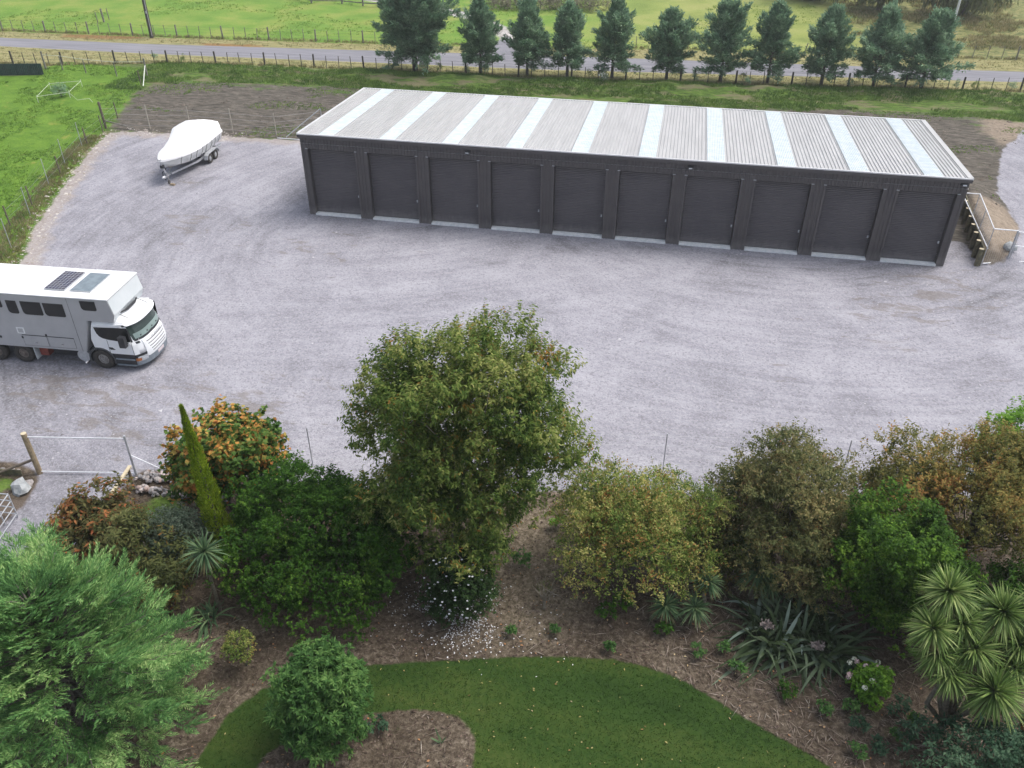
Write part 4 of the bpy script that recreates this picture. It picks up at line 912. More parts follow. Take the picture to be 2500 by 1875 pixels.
broadleaf('grey_shrub', (7.0, -27.7), [(0, 0, 1.2, 0.85, 1.2)], LM['greyleaf'], M['bark'],
    'grey green small-leaved shrub at the foot of the narrow golden conifer', 'shrub', seed=16, clumps=50, shoots=18, leaves=9, L=0.10, W=0.045, slen=0.25, cr=0.35, tr=0.05)
broadleaf('camellia_shrub', (16.2, -27.7), [(0, 0, 1.1, 0.85, 1.1)], LM['white'], M['bark'],
    'dark green shrub dotted with white flowers above a scatter of petals', 'flowering shrub', seed=17, clumps=60, shoots=18, leaves=10, L=0.10, W=0.05, slen=0.25, cr=0.35, tr=0.05, zmin=-0.7)
broadleaf('golden_shrub', (21.3, -25.1), [(0, 0, 2.1, 2.1, 1.95), (-1.3, 0.3, 1.9, 1.2, 1.5), (1.3, 0, 2.0, 1.3, 1.6), (0.0, -0.6, 1.5, 1.9, 1.0)], LM['golden'], M['bark'],
    'round golden green bush edged with bronze, to the right of the tallest tree', 'shrub', seed=18, clumps=190, shoots=24, leaves=12, L=0.095, W=0.045, slen=0.40, cr=0.62, upb=0.0, droop=0.05, tr=0.1, zmin=-0.45, tier=0.35)
broadleaf('bronze_tree', (25.6, -24.2), [(0, 0, 2.4, 1.9, 2.2), (0.1, 0, 4.0, 1.2, 1.4), (-1.2, 0.2, 2.4, 1.0, 1.5), (0.5, -1.0, 1.5, 1.5, 1.3)], LM['bronze'], M['bark'],
    'upright bronze leaved tree rising above the garden fence, beside the bright green bush', seed=19, clumps=190, shoots=24, leaves=12, L=0.105, W=0.048, slen=0.40, cr=0.58, upb=0.3, droop=0.15, tr=0.1, zmin=-0.5, tier=0.55)
broadleaf('laurel_shrub', (28.5, -26.0), [(0, 0, 2.6, 1.5, 2.5), (0.7, -0.2, 2.2, 1.4, 1.9), (-0.3, 0.0, 1.9, 1.4, 1.8), (0.6, -0.5, 1.4, 1.2, 1.3)], LM['bright'], M['darkbark'],
    'tall glossy bright green bush behind the flax clump', 'shrub', seed=20, clumps=200, shoots=24, leaves=12, L=0.105, W=0.06, slen=0.28, cr=0.42, upb=1.1, droop=0.0, tr=0.09, zmin=-0.5)
broadleaf('copper_tree', (31.4, -23.4), [(0, 0, 3.0, 2.0, 2.0), (-2.2, 0.5, 3.2, 1.3, 1.3), (1.7, 0, 3.0, 1.7, 2.1), (0.4, 0.4, 4.2, 1.3, 1.1)], LM['bronze2'], M['bark'],
    'wide copper and orange tinted tree at the right edge of the garden', seed=21, clumps=210, shoots=24, leaves=12, L=0.105, W=0.048, slen=0.40, cr=0.52, upb=0.6, droop=0.15, tr=0.11, zmin=-0.5)
broadleaf('under_shrub', (24.0, -24.6), [(0, 0, 1.0, 1.1, 1.0)], LM['olive'], M['bark'],
    'olive shrub filling the gap between the golden bush and the bronze tree', 'shrub', seed=28, clumps=50, shoots=18, leaves=10, L=0.10, W=0.045, slen=0.25, cr=0.4, tr=0.04)
broadleaf('under_shrub', (27.2, -24.0), [(0, 0, 1.5, 1.3, 1.5)], LM['bronze'], M['bark'],
    'bronze green shrub between the bronze tree and the glossy bright bush', 'shrub', seed=29, clumps=70, shoots=18, leaves=10, L=0.10, W=0.045, slen=0.28, cr=0.4, tr=0.04)
broadleaf('under_shrub', (30.6, -26.2), [(0, 0, 1.3, 1.3, 1.3), (1.2, 0.2, 1.4, 1.2, 1.2)], LM['dark'], M['bark'],
    'dark shrub behind the big cabbage tree, right of the glossy bright bush', 'shrub', seed=30, clumps=70, shoots=18, leaves=10, L=0.11, W=0.05, slen=0.28, cr=0.4, tr=0.04)
broadleaf('under_shrub', (29.2, -23.0), [(0, 0, 2.0, 1.4, 1.7)], LM['bronze2'], M['bark'],
    'orange tinted shrub behind the glossy bright bush, left of the copper tree', 'shrub', seed=31, clumps=80, shoots=20, leaves=10, L=0.105, W=0.048, slen=0.3, cr=0.42, tr=0.05)
broadleaf('lime_tree', (33.1, -21.5), [(0, 0, 3.7, 1.5, 1.7)], LM['lime'], M['bark'],
    'lime green tree top showing behind the copper tree', seed=22, clumps=60, shoots=20, leaves=10, L=0.13, W=0.07, slen=0.3, cr=0.45, tr=0.08)
broadleaf('whorled_shrub', (13.8, -32.7), [(0, 0, 1.6, 1.10, 1.6), (0.1, 0.1, 2.7, 0.62, 0.6)], LM['shrub'], M['bark'],
    'rounded green shrub with whorled leaves standing in the lawn bed', 'shrub', seed=23, clumps=150, shoots=15, leaves=12, L=0.165, W=0.045, slen=0.06, cr=0.34, upb=0.8, droop=0.1, tr=0.08, zmin=-0.8)
broadleaf('shade_shrub', (30.2, -31.0), [(0, 0, 0.9, 1.5, 0.9), (1.6, 0.3, 1.0, 1.3, 0.9), (-0.3, -1.5, 0.9, 1.2, 0.8)], LM['bluegreen'], M['bark'],
    'low blue green feathery shrub under the big cabbage tree', 'shrub', seed=24, clumps=90, shoots=18, leaves=11, L=0.13, W=0.05, slen=0.34, cr=0.42, upb=0.1, droop=0.3, tr=0.05)
broadleaf('orange_shrub', (32.3, -29.9), [(0, 0, 1.1, 0.8, 0.8)], LM['redleaf'], M['bark'],
    'orange leaved shrub at the right edge beside the big cabbage tree', 'shrub', seed=25, clumps=40, shoots=14, leaves=9, L=0.15, W=0.07, slen=0.3, cr=0.35, tr=0.05)
broadleaf('back_shrub', (33.4, -25.6), [(0, 0, 1.2, 1.6, 1.5)], LM['dark'], M['bark'],
    'dark green bush under the copper tree at the right edge', 'shrub', seed=26, clumps=60, shoots=18, leaves=10, L=0.12, W=0.05, slen=0.3, cr=0.45, tr=0.05)
broadleaf('yellow_bush', (8.6, -25.9), [(0, 0, 0.5, 0.6, 0.5)], LM['bright'], M['bark'],
    'small yellow green bush between the narrow golden conifer and the large dark bush', 'shrub', seed=27, clumps=24, shoots=14, leaves=9, L=0.12, W=0.07, slen=0.2, cr=0.25, tr=0.03)

def conifer_row(loc, H, Rr, seed, label, lean=0.0, round_=False):
    r = np.random.RandomState(seed)
    root = empty('row_conifer', (loc[0], loc[1], hz(*loc)), 0, label, 'tree', 'dark conifers planted along the road fence')
    T = Tubes(); z0 = 0.95 if not round_ else 1.5
    tops = [(lean*H*0.3, 0, H*0.97)] if not round_ else [(0, 0, H*0.97), (-1.3, 0.2, H*0.86), (1.2, -0.2, H*0.9), (0.3, 0.9, H*0.9)]
    tr = 0.13 if not round_ else 0.24
    T.limb([(0, 0, -0.1), (lean*0.3, 0, z0+0.3)], tr*1.15, tr*0.9, 8)
    spine = []
    for tp in tops:
        pts = wob((lean*0.3, 0, z0+0.1), tp, r, 6, 0.012); T.limb(pts, tr*0.8, 0.02, 6); spine.append(np.array(pts))
    nb = 105 if not round_ else 260
    P = []; D = []; LL = []
    for b in range(nb):
        sp = spine[b % len(spine)]; u = (b+r.rand())/nb
        u = u**0.9
        zz = z0+(H-z0)*u*0.985; k = np.interp(zz, sp[:, 2], np.arange(len(sp))); o = np.array([np.interp(k, np.arange(len(sp)), sp[:, i]) for i in range(3)]); o[2] = min(zz, sp[-1, 2])
        az = b*2.4+r.rand()*0.9
        prof = 1.08*np.interp(u, [0, 0.12, 0.35, 0.6, 0.8, 1.0], [0.75, 1.0, 0.98, 0.74, 0.45, 0.10]) if not round_ else np.interp(u, [0, 0.2, 0.5, 0.8, 1.0], [0.8, 1.0, 1.0, 0.85, 0.5])*(0.92 if len(spine) > 1 else 1)
        bl = Rr*prof*(1.0+0.22*math.sin(az*2+seed)+0.15*math.sin(zz*2.3+seed*1.7))*r.uniform(0.60, 1.22)
        up = np.interp(u, [0, 0.15, 0.5, 1], [-0.05, 0.35, 0.85, 1.7])+r.normal()*0.18
        d = unit(np.array([math.cos(az), math.sin(az), up])); tip = o+d*bl; tip[2] -= 0.04*bl*bl*(1-u)
        T.limb([tuple(o), tuple((o+tip)/2+np.array([0, 0, 0.06])), tuple(tip)], 0.03, 0.008, 4)
        n = int(16+30*bl)
        t = r.uniform(0.12, 1.0, n)**0.7
        side = unit(np.cross(d, [0, 0, 1.0]))
        wspr = (0.36*bl*(1.05-t)+0.10)
        p = o+(tip-o)*t[:, None]+side*(r.uniform(-1, 1, n)*wspr)[:, None]+np.array([0, 0, 1])*(r.normal(size=n)*0.11)[:, None]
        for q in range(3):
            P.append(p+r.normal(size=(n, 3))*0.08); D.append(unit(d+side*r.uniform(-0.9, 0.9, n)[:, None]+np.array([0, 0, 0.25])+r.normal(size=(n, 3))*0.4)); LL.append(r.uniform(0.16, 0.38, n))
    P = np.concatenate(P); D = np.concatenate(D); LL = np.concatenate(LL)
    V, F = leaf_quads(P, D, np.array([0, 0, 1.0])+r.normal(size=P.shape)*0.5, LL, LL*0.34, 0.2)
    rawmesh('crown', V, F, LM['row'], root); T.mb.build('trunk', M['bark'], root, smooth=True)
    return root
ROWT = [(-2.9, 32.3, 6.9, 3.4, 0, 'broadest dark conifer of the roadside row, at its left end', True),
 (3.2, 32.6, 6.35, 2.1, -0.02, 'narrow conifer second in the roadside row, leaning a ragged arm left over the driveway mouth', False),
 (7.4, 32.9, 6.5, 2.1, 0.02, 'dense cone shaped conifer third in the roadside row, just right of the driveway mouth', False),
 (11.0, 33.2, 6.3, 2.0, 0.0, 'pale topped open conifer fourth in the roadside row, on a bare slim trunk', False),
 (15.0, 33.5, 6.8, 1.95, 0.03, 'tall pointed conifer fifth in the roadside row', False),
 (19.8, 33.9, 5.9, 1.85, 0.02, 'shortest conifer of the roadside row, sixth from the left, with forked trunk', False),
 (24.5, 34.3, 6.7, 2.25, -0.01, 'wide skirted pointed conifer seventh in the roadside row', False),
 (28.6, 34.8, 6.6, 2.05, 0.05, 'ragged conifer eighth in the roadside row, with arms spreading high', False),
 (33.2, 35.0, 6.5, 2.0, 0.03, 'conifer ninth in the roadside row, with a narrow crown low skirt to the left', False),
 (37.5, 35.0, 6.5, 2.4, 0.02, 'full conifer tenth in the roadside row, with a side limb low on its left', False),
 (41.5, 35.2, 6.3, 2.55, 0.10, 'rounded conifer at the right end of the roadside row, on a leaning trunk', False)]
for i, (x, y, H, r_, ln, lb, rd) in enumerate(ROWT): conifer_row((x, y), H*0.96, r_, 40+i, lb, ln, rd)

# big feathery cypress in the left foreground
def cypress():
    r = np.random.RandomState(5); loc = (7.3, -33.6)
    root = empty('cypress_tree', (loc[0], loc[1], 0), 0, 'big feathery light green cypress filling the lower left corner', 'tree')
    T = Tubes(); H = 5.0; T.limb(wob((0, 0, -0.1), (-0.2, 0.2, H-0.4), r, 6, 0.01), 0.2, 0.03, 8)
    P = []; D = []; LL = []; WW = []
    nb = 300
    for b in range(nb):
        u = ((b+r.rand())/nb); z = 0.15+(H-0.5)*u; az = b*2.39996+r.normal()*0.25
        prof = np.interp(u, [0, 0.25, 0.5, 0.75, 0.92, 1], [1.0, 1.02, 0.93, 0.72, 0.45, 0.2])
        bl = 3.2*prof*r.uniform(0.62, 1.12)*(1+0.12*math.sin(az*3+1)); up = np.interp(u, [0, 0.5, 1], [0.05, 0.45, 1.1])+r.normal()*0.10
        d = unit(np.array([math.cos(az), math.sin(az), up])); o = np.array([-0.2*u, 0.2*u, z]); tip = o+d*bl
        mid = (o+tip)/2+np.array([0, 0, 0.12]); T.limb([tuple(o), tuple(mid), tuple(tip)], 0.035, 0.006, 4)
        side = unit(np.cross(d, [0, 0, 1.0])); nn = np.cross(side, d)
        ns = int(7+bl*6)
        for s_ in range(ns):
            t = r.uniform(0.36, 1.0)**0.75; sgn = 1 if s_ % 2 else -1
            sp = o+(tip-o)*t+nn*0.10*math.sin(math.pi*t)
            sd_ = unit(d*0.9+side*sgn*r.uniform(0.2, 0.9)+np.array([0, 0, r.uniform(-0.15, 0.45)])+r.normal(size=3)*0.12)
            sl = r.uniform(0.36, 0.72)*(1.0 if t < 0.9 else 0.8)
            s2 = unit(np.cross(sd_, nn+r.normal(size=3)*0.3)); n2 = np.cross(s2, sd_)
            k = 17; tt = np.linspace(0.05, 1, k); sg = np.where(np.arange(k) % 2, 1, -1)[:, None]
            pp = sp+sd_*(tt*sl)[:, None]-np.array([0, 0, 1])*(0.10*sl*tt**2)[:, None]
            dd = unit(sd_*0.85+s2*sg*0.75*(1-0.5*tt)[:, None]+n2*0.05+r.normal(size=(k, 3))*0.10)
            P.append(pp); D.append(dd); LL.append((0.15*(1-0.5*tt)+0.03)*r.uniform(0.8, 1.2, k)); WW.append(np.full(k, 0.027))
    P = np.concatenate(P); D = np.concatenate(D); LL = np.concatenate(LL); WW = np.concatenate(WW)
    V, F = leaf_quads(P, D, np.array([0, 0, 1.0])+r.normal(size=P.shape)*0.3, LL, WW, 0.1)
    rawmesh('crown', V, F, LM['cypress'], root); T.mb.build('trunk', M['bark'], root, smooth=True)
cypress()
# narrow golden conifer
def pencil():
    r = np.random.RandomState(6); loc = (8.2, -27.2)
    root = empty('pencil_cypress', (loc[0], loc[1], 0), 0, 'narrow golden conifer rising to a thin leaning tip', 'tree')
    H = 6.3; T = Tubes(); top = (-0.2, 0.0, H); T.limb([(0, 0, 0), top], 0.08, 0.02, 6)
    n = 9000; u = r.rand(n)**0.85; az = r.rand(n)*6.283
    rad = np.interp(u, [0, 0.1, 0.35, 0.7, 0.9, 1], [0.38, 0.42, 0.34, 0.19, 0.085, 0.015])*(1+0.16*np.sin(az*3+u*25)+0.1*np.sin(az*5-u*40))
    rr = rad*r.uniform(0.55, 1.0, n); P = np.stack([np.cos(az)*rr-0.2*u, np.sin(az)*rr, u*H*0.985+0.05], 1)
    D = np.stack([np.cos(az)*0.5, np.sin(az)*0.5, np.full(n, 1.0)], 1)+r.normal(size=(n, 3))*0.3
    V, F = leaf_quads(P, D, np.stack([np.cos(az), np.sin(az), np.full(n, 0.3)], 1), r.uniform(0.10, 0.22, n)*(1-0.5*u), r.uniform(0.035, 0.06, n)*(1-0.5*u), 0.2)
    rawmesh('crown', V, F, LM['pencil'], root); T.mb.build('trunk', M['bark'], root)
pencil()
# strap leaved plants
def straps(r, c, n, L, W, zmin, arch, seg=4, dead=False, lie=1.05):
    """long leaves radiating from c; returns V,F"""
    d = rnd_dirs(r, n, zmin)
    if dead: d[:, 2] = r.uniform(-0.9, -0.2, n); d = unit(d)
    r2 = r.uniform(0.5, 1.6, n); Ls = L*r.uniform(0.5, 1.08, n); Ws = W*r.uniform(0.7, 1.15, n)
    side = unit(np.cross(d, np.array([0, 0, 1.0])+r.normal(size=(n, 3))*0.25))
    V = []; 
    for k in range(seg+1):
        t = k/seg; wd = Ws*np.interp(t, [0, 0.2, 0.6, 1.0], [0.6, 1.0, 0.9, 0.06])
        p = np.array(c)+d*(Ls*t)[:, None]-np.array([0, 0, 1])*(arch*Ls*r2*t**2.2*np.clip(lie-np.abs(d[:, 2]), 0.02, 9))[:, None]
        V += [p-side*wd[:, None]/2, p+side*wd[:, None]/2]
    V = np.stack(V, 1); m = V.shape[1]; F = []
    for k in range(seg): F.append(np.stack([np.full(n, 2*k), np.full(n, 2*k+1), np.full(n, 2*k+3), np.full(n, 2*k+2)], 1)+np.arange(n)[:, None]*m)
    return V.reshape(-1, 3), np.concatenate(F)
def join(parts):
    Vs = []; Fs = []; o = 0
    for v, f in parts: Vs.append(v); Fs.append(f+o); o += len(v)
    return np.concatenate(Vs), np.concatenate(Fs)
def cabbage(loc, heads, label, seed, mat, L=0.8, n=150, tr=0.07):
    r = np.random.RandomState(seed); root = empty('cabbage_tree', (loc[0], loc[1], hz(*loc)), 0, label, 'cabbage tree')
    T = Tubes(); hub = (0, 0, 0.15)
    for hx, hy, hz_, sc in heads:
        c = (hx-loc[0], hy-loc[1], hz_)
        V, F = straps(r, c, int(n*sc), L*sc, 0.046, -0.75, 0.34)
        h_ = rawmesh('leaf_head', V, F, mat, root)
        V, F = straps(r, (c[0], c[1], c[2]-0.12), int(n*0.35*sc), L*0.85*sc, 0.035, -0.9, 0.15, dead=True)
        rawmesh('dead_skirt', V, F, LM['deadstrap'], h_)
        if hz_ > 0.8: T.limb(wob((0, 0, -0.05) if len(heads) < 3 else hub, c, r, 4, 0.03), tr, tr*0.75, 8)
    if len(heads) >= 3: T.limb([(0, 0, -0.05), hub], tr*1.5, tr*1.2, 8)
    if T.mb.v: T.mb.build('trunk', M['palebark'], root, smooth=True)
cabbage((29.9, -29.2), [(29.1, -28.3, 4.25, 1.0), (28.75, -29.0, 3.6, 0.85), (29.0, -29.2, 2.95, 0.85), (29.85, -29.0, 3.1, 0.95), (30.5, -28.3, 3.8, 1.0), (31.0, -28.7, 3.15, 0.85), (30.35, -29.7, 2.45, 1.1), (31.3, -28.1, 4.0, 0.8), (29.5, -28.7, 3.6, 0.8), (29.3, -29.5, 2.6, 0.8), (30.9, -29.1, 2.7, 0.8)],
    'large many headed cabbage tree with bright spiky green heads at the lower right', 3, LM['strap'], L=0.84, n=560)
cabbage((22.35, -27.0), [(22.35, -27.0, 0.75, 0.85)], 'low dark spiky cabbage tree head under the golden bush, the left of two', 31, LM['strapdark'], L=0.78, n=170)
cabbage((23.35, -26.8), [(23.2, -27.0, 0.85, 0.85), (23.5, -26.55, 1.55, 0.8)], 'young cabbage tree with two spiky heads at the right foot of the golden bush', 32, LM['strapdark'], L=0.78, n=170)
cabbage((25.0, -25.6), [(25.05, -25.6, 1.3, 1.15), (25.45, -25.7, 0.95, 0.8)], 'spiky cabbage tree under the bronze tree, above the flax clump', 33, LM['strapdark'], L=0.75, n=170)
cabbage((24.5, -24.9), [(24.5, -24.9, 1.9, 0.9)], 'shaded cabbage tree head half hidden at the left foot of the bronze tree', 34, LM['strapdark'], L=0.75, n=110)
cabbage((8.9, -29.2), [(8.8, -29.0, 2.35, 0.85)], 'thin cabbage tree with drooping faded leaves below the narrow golden conifer', 35, LM['strapdark'], L=0.95, n=190, tr=0.06)
def flax(loc, n, L, W, label, seed, spreadr=0.8, mat=None):
    r = np.random.RandomState(seed); root = empty('flax_clump', (loc[0], loc[1], hz(*loc)), 0, label, 'flax')
    parts = []
    for k in range(n//8):
        a = r.rand()*6.283; q = spreadr*math.sqrt(r.rand()); c = (math.cos(a)*q*1.7, math.sin(a)*q*1.1, 0.05)
        parts.append(straps(r, c, 8, L, W, 0.38, 0.80, seg=8, lie=1.45))
    V, F = join(parts); V[:, 2] = np.maximum(V[:, 2], 0.02); rawmesh('leaves', V, F, mat or LM['flax'], root)
    return root
fx = flax((26.2, -27.0), 400, 2.15, 0.12, 'big flax clump with long arching blue green leaves', 51)
for dx, dy, z in ((-0.95, -0.35, 0.95), (0.45, -0.75, 0.85)):
    r = np.random.RandomState(int(z*100)); n = 200; d = rnd_dirs(r, n); V, F = leaf_quads(np.array([dx, dy, z])+d*r.rand(n)[:, None]*np.array([0.24, 0.14, 0.10]), rnd_dirs(r, n), rnd_dirs(r, n), np.full(n, .10), np.full(n, .045))
    rawmesh('dry_seed_head', V, F, surf('dry_flax', (0.34, 0.29, 0.27), (0.22, 0.18, 0.17), 9, 0.9), fx)
flax((8.75, -29.7), 40, 1.15, 0.06, 'small faded flax with hanging pale leaves below the thin cabbage tree', 52, 0.25, LM['strapdark'])

# ---------------------------------------------------------------- fences, walls, poles, gates
M['palewood2'] = surf('pale_batten', (0.48, 0.45, 0.38), (0.36, 0.33, 0.28), 6, 0.8)
M['dullwire'] = surf('dull_wire', (0.16, 0.165, 0.16), rough=0.6, metal=0.4)
def P3(x, y, z=0.0): return (x, y, hz(x, y)+z)
def along(L, step):
    out = []; carry = 0.0
    for a, b in zip(L[:-1], L[1:]):
        a = np.array(a, float); b = np.array(b, float); ln = np.linalg.norm(b-a); t = carry
        while t < ln: out.append(tuple(a+(b-a)*t/ln)); t += step
        carry = t-ln
    return out
def post(name, parent, base, top, r, mat, n=7, rr=None, origin=(0, 0, 0)):
    b = [base[i]-origin[i] for i in range(3)]; t = [top[i]-origin[i] for i in range(3)]
    return MB().tube([b, t], [r, rr or r*0.92], n).build(name, mat, parent)
def fence_line(name, L, step, strong_every, label, hgt, mats, seed, wires=(0.25, 0.55, 0.85, 1.1), lean=0.03, xr=None, r0=0.036, r1=0.085):
    r = np.random.RandomState(seed); root = empty(name, (0, 0, 0), 0, label, 'fence')
    pts = along(L, step)
    if xr: pts = [p for p in pts if xr[0] < p[0] < xr[1]]
    for i, (x, y) in enumerate(pts):
        b = P3(x, y, -0.1); h = hgt*r.uniform(0.94, 1.05); strong = i % strong_every == 0
        t = (x+r.normal()*lean, y+r.normal()*lean, b[2]+0.1+h*(1.06 if strong else 1))
        post('post' if strong else 'batten', root, b, t, r1 if strong else r0, mats[0] if strong else mats[1], 8 if strong else 5)
    for wz in wires:
        mb = MB(); mb.tube([P3(x, y, wz) for x, y in pts], 0.006, 3); mb.build('wire', M['darkgrey'], root)
    return root
nf_ = [(p[0], p[1]) for p in NEARF]
fence_line('road_fence', nf_, 1.2, 4, 'post and batten wire fence along the near side of the road, behind the conifer row', 1.12, (M['darkwood'], M['darkwood']), 61, xr=(-41, 54))
fence_line('far_fence', FARF, 1.25, 4, 'post and batten wire fence along the far side of the road, left of the driveway', 1.15, (M['greywood'], M['greywood']), 62, xr=(-57, -3.0), r0=0.038, r1=0.085)
fence_line('far_fence', FARF, 1.35, 5, 'post and batten wire fence along the far side of the road, at the right edge', 1.2, (M['greywood'], M['greywood']), 63, xr=(44.6, 58), r0=0.038, r1=0.085)
fence_line('far_fence', FARF, 1.3, 5, 'piece of far roadside wire fence seen between the roadside conifers right of the driveway', 1.2, (M['greywood'], M['greywood']), 64, xr=(12.5, 24.4), r0=0.038, r1=0.085)
# yard boundary: metal standards behind the boat
root = empty('yard_fence', (0, 0, 0), 0, 'thin metal post fence behind the boat with timber strainer at its left corner', 'fence')
sx_ = (-21.39, 12.2)
for i, q in enumerate([(-18.01, 12.7), (-14.75, 12.9), (-11.39, 13.0), (-7.79, 12.73)]):
    post('post', root, P3(*q, -0.1), (q[0], q[1], hz(*q)+1.78), 0.038, M['palewood2'], 6)
post('strainer', root, P3(*sx_, -0.1), (sx_[0]-0.05, sx_[1], 1.98), 0.10, M['wood'], 10)
post('brace', root, (sx_[0], sx_[1], 0.62), (-19.1, 12.3, 0.10), 0.05, M['greywood'], 8)
post('end_brace', root, (-7.05, 12.7, 0.08), (-4.9, 14.6, 1.75), 0.035, M['galv'], 8)
post('end_post', root, P3(-4.9, 14.6, -0.1), (-4.9, 14.6, 1.75), 0.035, M['galv'], 8)
post('bottom_rail', root, (-7.6, 12.45, 0.07), (-0.2, 12.4, 0.07), 0.035, M['galvbright'], 6)
for wz in (0.3, 0.7, 1.1, 1.5): MB().tube([(sx_[0], sx_[1], wz), (-14.75, 12.9, wz+0.03), (-7.79, 12.73, wz+0.03), (-4.9, 14.6, wz+0.03)], 0.005, 3).build('wire', M['galv'], root)
# paddock boundary fence running down the left side of the yard
PB = [gp(358, 185), sx_]+px((200.7, 358), (159, 400), (120, 452), (74, 525), (28, 605), (-12, 690), (-60, 800))
root = empty('paddock_fence', (0, 0, 0), 0, 'wire netting fence with slim metal posts between the green paddock and the gravel yard', 'fence')
for i, (x, y) in enumerate(PB[1:]):
    if i: post('post', root, P3(x, y, -0.1), (x, y, hz(x, y)+1.75), 0.024, M['galv'], 6)
netp = along(PB, 0.9)
for wz in (0.08, 0.4, 0.75, 1.1, 1.45, 1.72): MB().tube([P3(x, y, wz) for x, y in netp], 0.004, 3).build('wire', M['dullwire'], root)
mb = MB()
fine = along(PB, 0.28)
for x, y in fine: mb.tube([P3(x, y, 0.08), P3(x, y, 1.72)], 0.003, 3)
nt_ = mb.build('netting', M['dullwire'], root, fix=False)
BF = px((278, 288), (242, 322), (203, 352), (137, 425), (67, 501), (12.7, 550))
root = empty('batten_fence', (0, 0, 0), 0, 'row of low weathered wooden battens just outside the netting beside the gravel yard', 'fence')
for x, y in [(a+0.35, b) for a, b in BF]+[gp(345, 208)]: post('batten', root, P3(x, y, -0.1), (x-0.03, y, hz(x, y)+1.25), 0.045, M['wood'], 6)
for wz in (0.5, 1.0): MB().tube([P3(a+0.35, b, wz) for a, b in BF], 0.005, 3).build('wire', M['galv'], root)
# paddock cross fence with white tape
root = empty('tape_fence', (0, 0, 0), 0, 'timber posts carrying a white tape across the top of the left paddock', 'fence')
tp_ = px((112, 168), (153.8, 172), (210, 177.6), (285.6, 186.6), (360, 186))
for i, (x, y) in enumerate(tp_):
    post('post', root, P3(x, y, -0.1), (x, y, hz(x, y)+(1.55 if i in (0, 4) else 1.25)), 0.085 if i in (0, 4) else 0.05, M['greywood'], 8)
MB().tube([P3(x, y, 1.25) for x, y in tp_], 0.016, 4).build('tape', M['tape'], root)
q = gp(349.9, 212); post('brace', root, P3(tp_[4][0], tp_[4][1], 0.95), P3(q[0], q[1], 0.05), 0.045, M['tape'], 6)
# electric tape square round the small bush
root = empty('tape_enclosure', (0, 0, 0), 0, 'square of white electric tape on short stakes around a small bush in the paddock', 'electric fence')
tq = px((94, 250), (125, 219), (201, 211), (172, 239))
for x, y in tq: post('stake', root, P3(x, y, -0.05), P3(x, y, 0.62), 0.02, M['tape'], 5)
mb = MB()
mb.tube([P3(x, y, 0.5) for x, y in [tq[0], tq[1], tq[2], tq[3], tq[0]]], 0.015, 4); mb.build('tape', M['tape'], root)
mb = MB(); mb.tube([P3(tq[3][0], tq[3][1], 0.45)]+[P3(x, y, 0.08) for x, y in px((190, 247), (205, 246), (220, 245), (227, 252))], 0.014, 4); mb.build('loose_tape', M['tape'], root)
# green corrugated barrier at the far left
root = empty('iron_barrier', (0, 0, 0), 0, 'low dark green corrugated iron barrier at the left edge beside the road fence', 'barrier')
a = gp(-140, 186); b = gp(108, 183); d_ = Vector((b[0]-a[0], b[1]-a[1], 0)); ln = d_.length; d_.normalize(); nn_ = Vector((-d_.y, d_.x, 0))
mb = MB(); pr = ribbed(0, ln, 0.16, 0.03, 0.05, 0.04, 0); v = []
for z in (0.0, 0.95): v += [tuple(Vector((a[0], a[1], z+hz(a[0], a[1])))+d_*u-nn_*h) for u, h in pr]
n = len(pr); mb.add(v, [(i, i+1, n+i+1, n+i) for i in range(n-1)]); mb.build('sheet', M['greencorr'], root, fix=False)
post('top_rail', root, (a[0], a[1], hz(*a)+0.97), (b[0], b[1], hz(*a)+0.97), 0.04, M['greencorr'], 6)
# post and rail fence along the far driveway
root = empty('rail_fence', (0, 0, 0), 0, 'grey post and rail fence beside the far driveway at the top edge', 'fence')
rl = px((620, -30), (760, 2), (835, 4), (886, 8), (932, 13), (975, 17), (1012, 22))
for x, y in rl: MB().box(-0.09, 0.09, -0.09, 0.09, -0.1, 1.3).build('post', M['greywood'], root).location = P3(x, y)
for wz in (0.35, 0.75, 1.15):
    for p_, q_ in zip(rl[:-1], rl[1:]): MB().beam(P3(p_[0], p_[1]-0.12, wz), P3(q_[0], q_[1]-0.12, wz), 0.04, 0.13).build('rail', M['greywood'], root)
# farm gate opposite, behind the conifers
root = empty('field_gate', (0, 0, 0), 0, 'pale pipe field gate with timber brace across the road between two roadside conifers', 'gate')
a = gp(1815, 133); b = gp(1925, 134)
post('top_rail', root, P3(a[0], a[1], 1.1), P3(b[0], b[1], 1.1), 0.035, M['galvbright'], 6); post('bottom_rail', root, P3(a[0], a[1], 0.15), P3(b[0], b[1], 0.15), 0.03, M['galv'], 6)
post('gate_post', root, P3(b[0], b[1], -0.1), P3(b[0], b[1], 1.2), 0.08, M['greywood'], 8); c = gp(1962, 136); post('gate_post', root, P3(c[0], c[1], -0.1), P3(c[0]+.2, c[1], 1.2), 0.05, M['greywood'], 8)
post('brace', root, P3(b[0], b[1], 0.85), P3(c[0], c[1]-0.6, 0.05), 0.06, M['wood'], 6)
# old posts standing in the left far field
root = empty('post_group', (0, 0, 0), 0, 'three old posts standing together in the far left field', 'old posts')
for x0, y0, h_, r_ in ((240, 58, 1.1, 0.05), (255, 57, 1.4, 0.11), (268, 52, 1.2, 0.05)):
    q = gp(x0, y0); post('post', root, P3(q[0], q[1], -0.1), P3(q[0]-0.05, q[1], h_), r_, M['greywood'], 8)
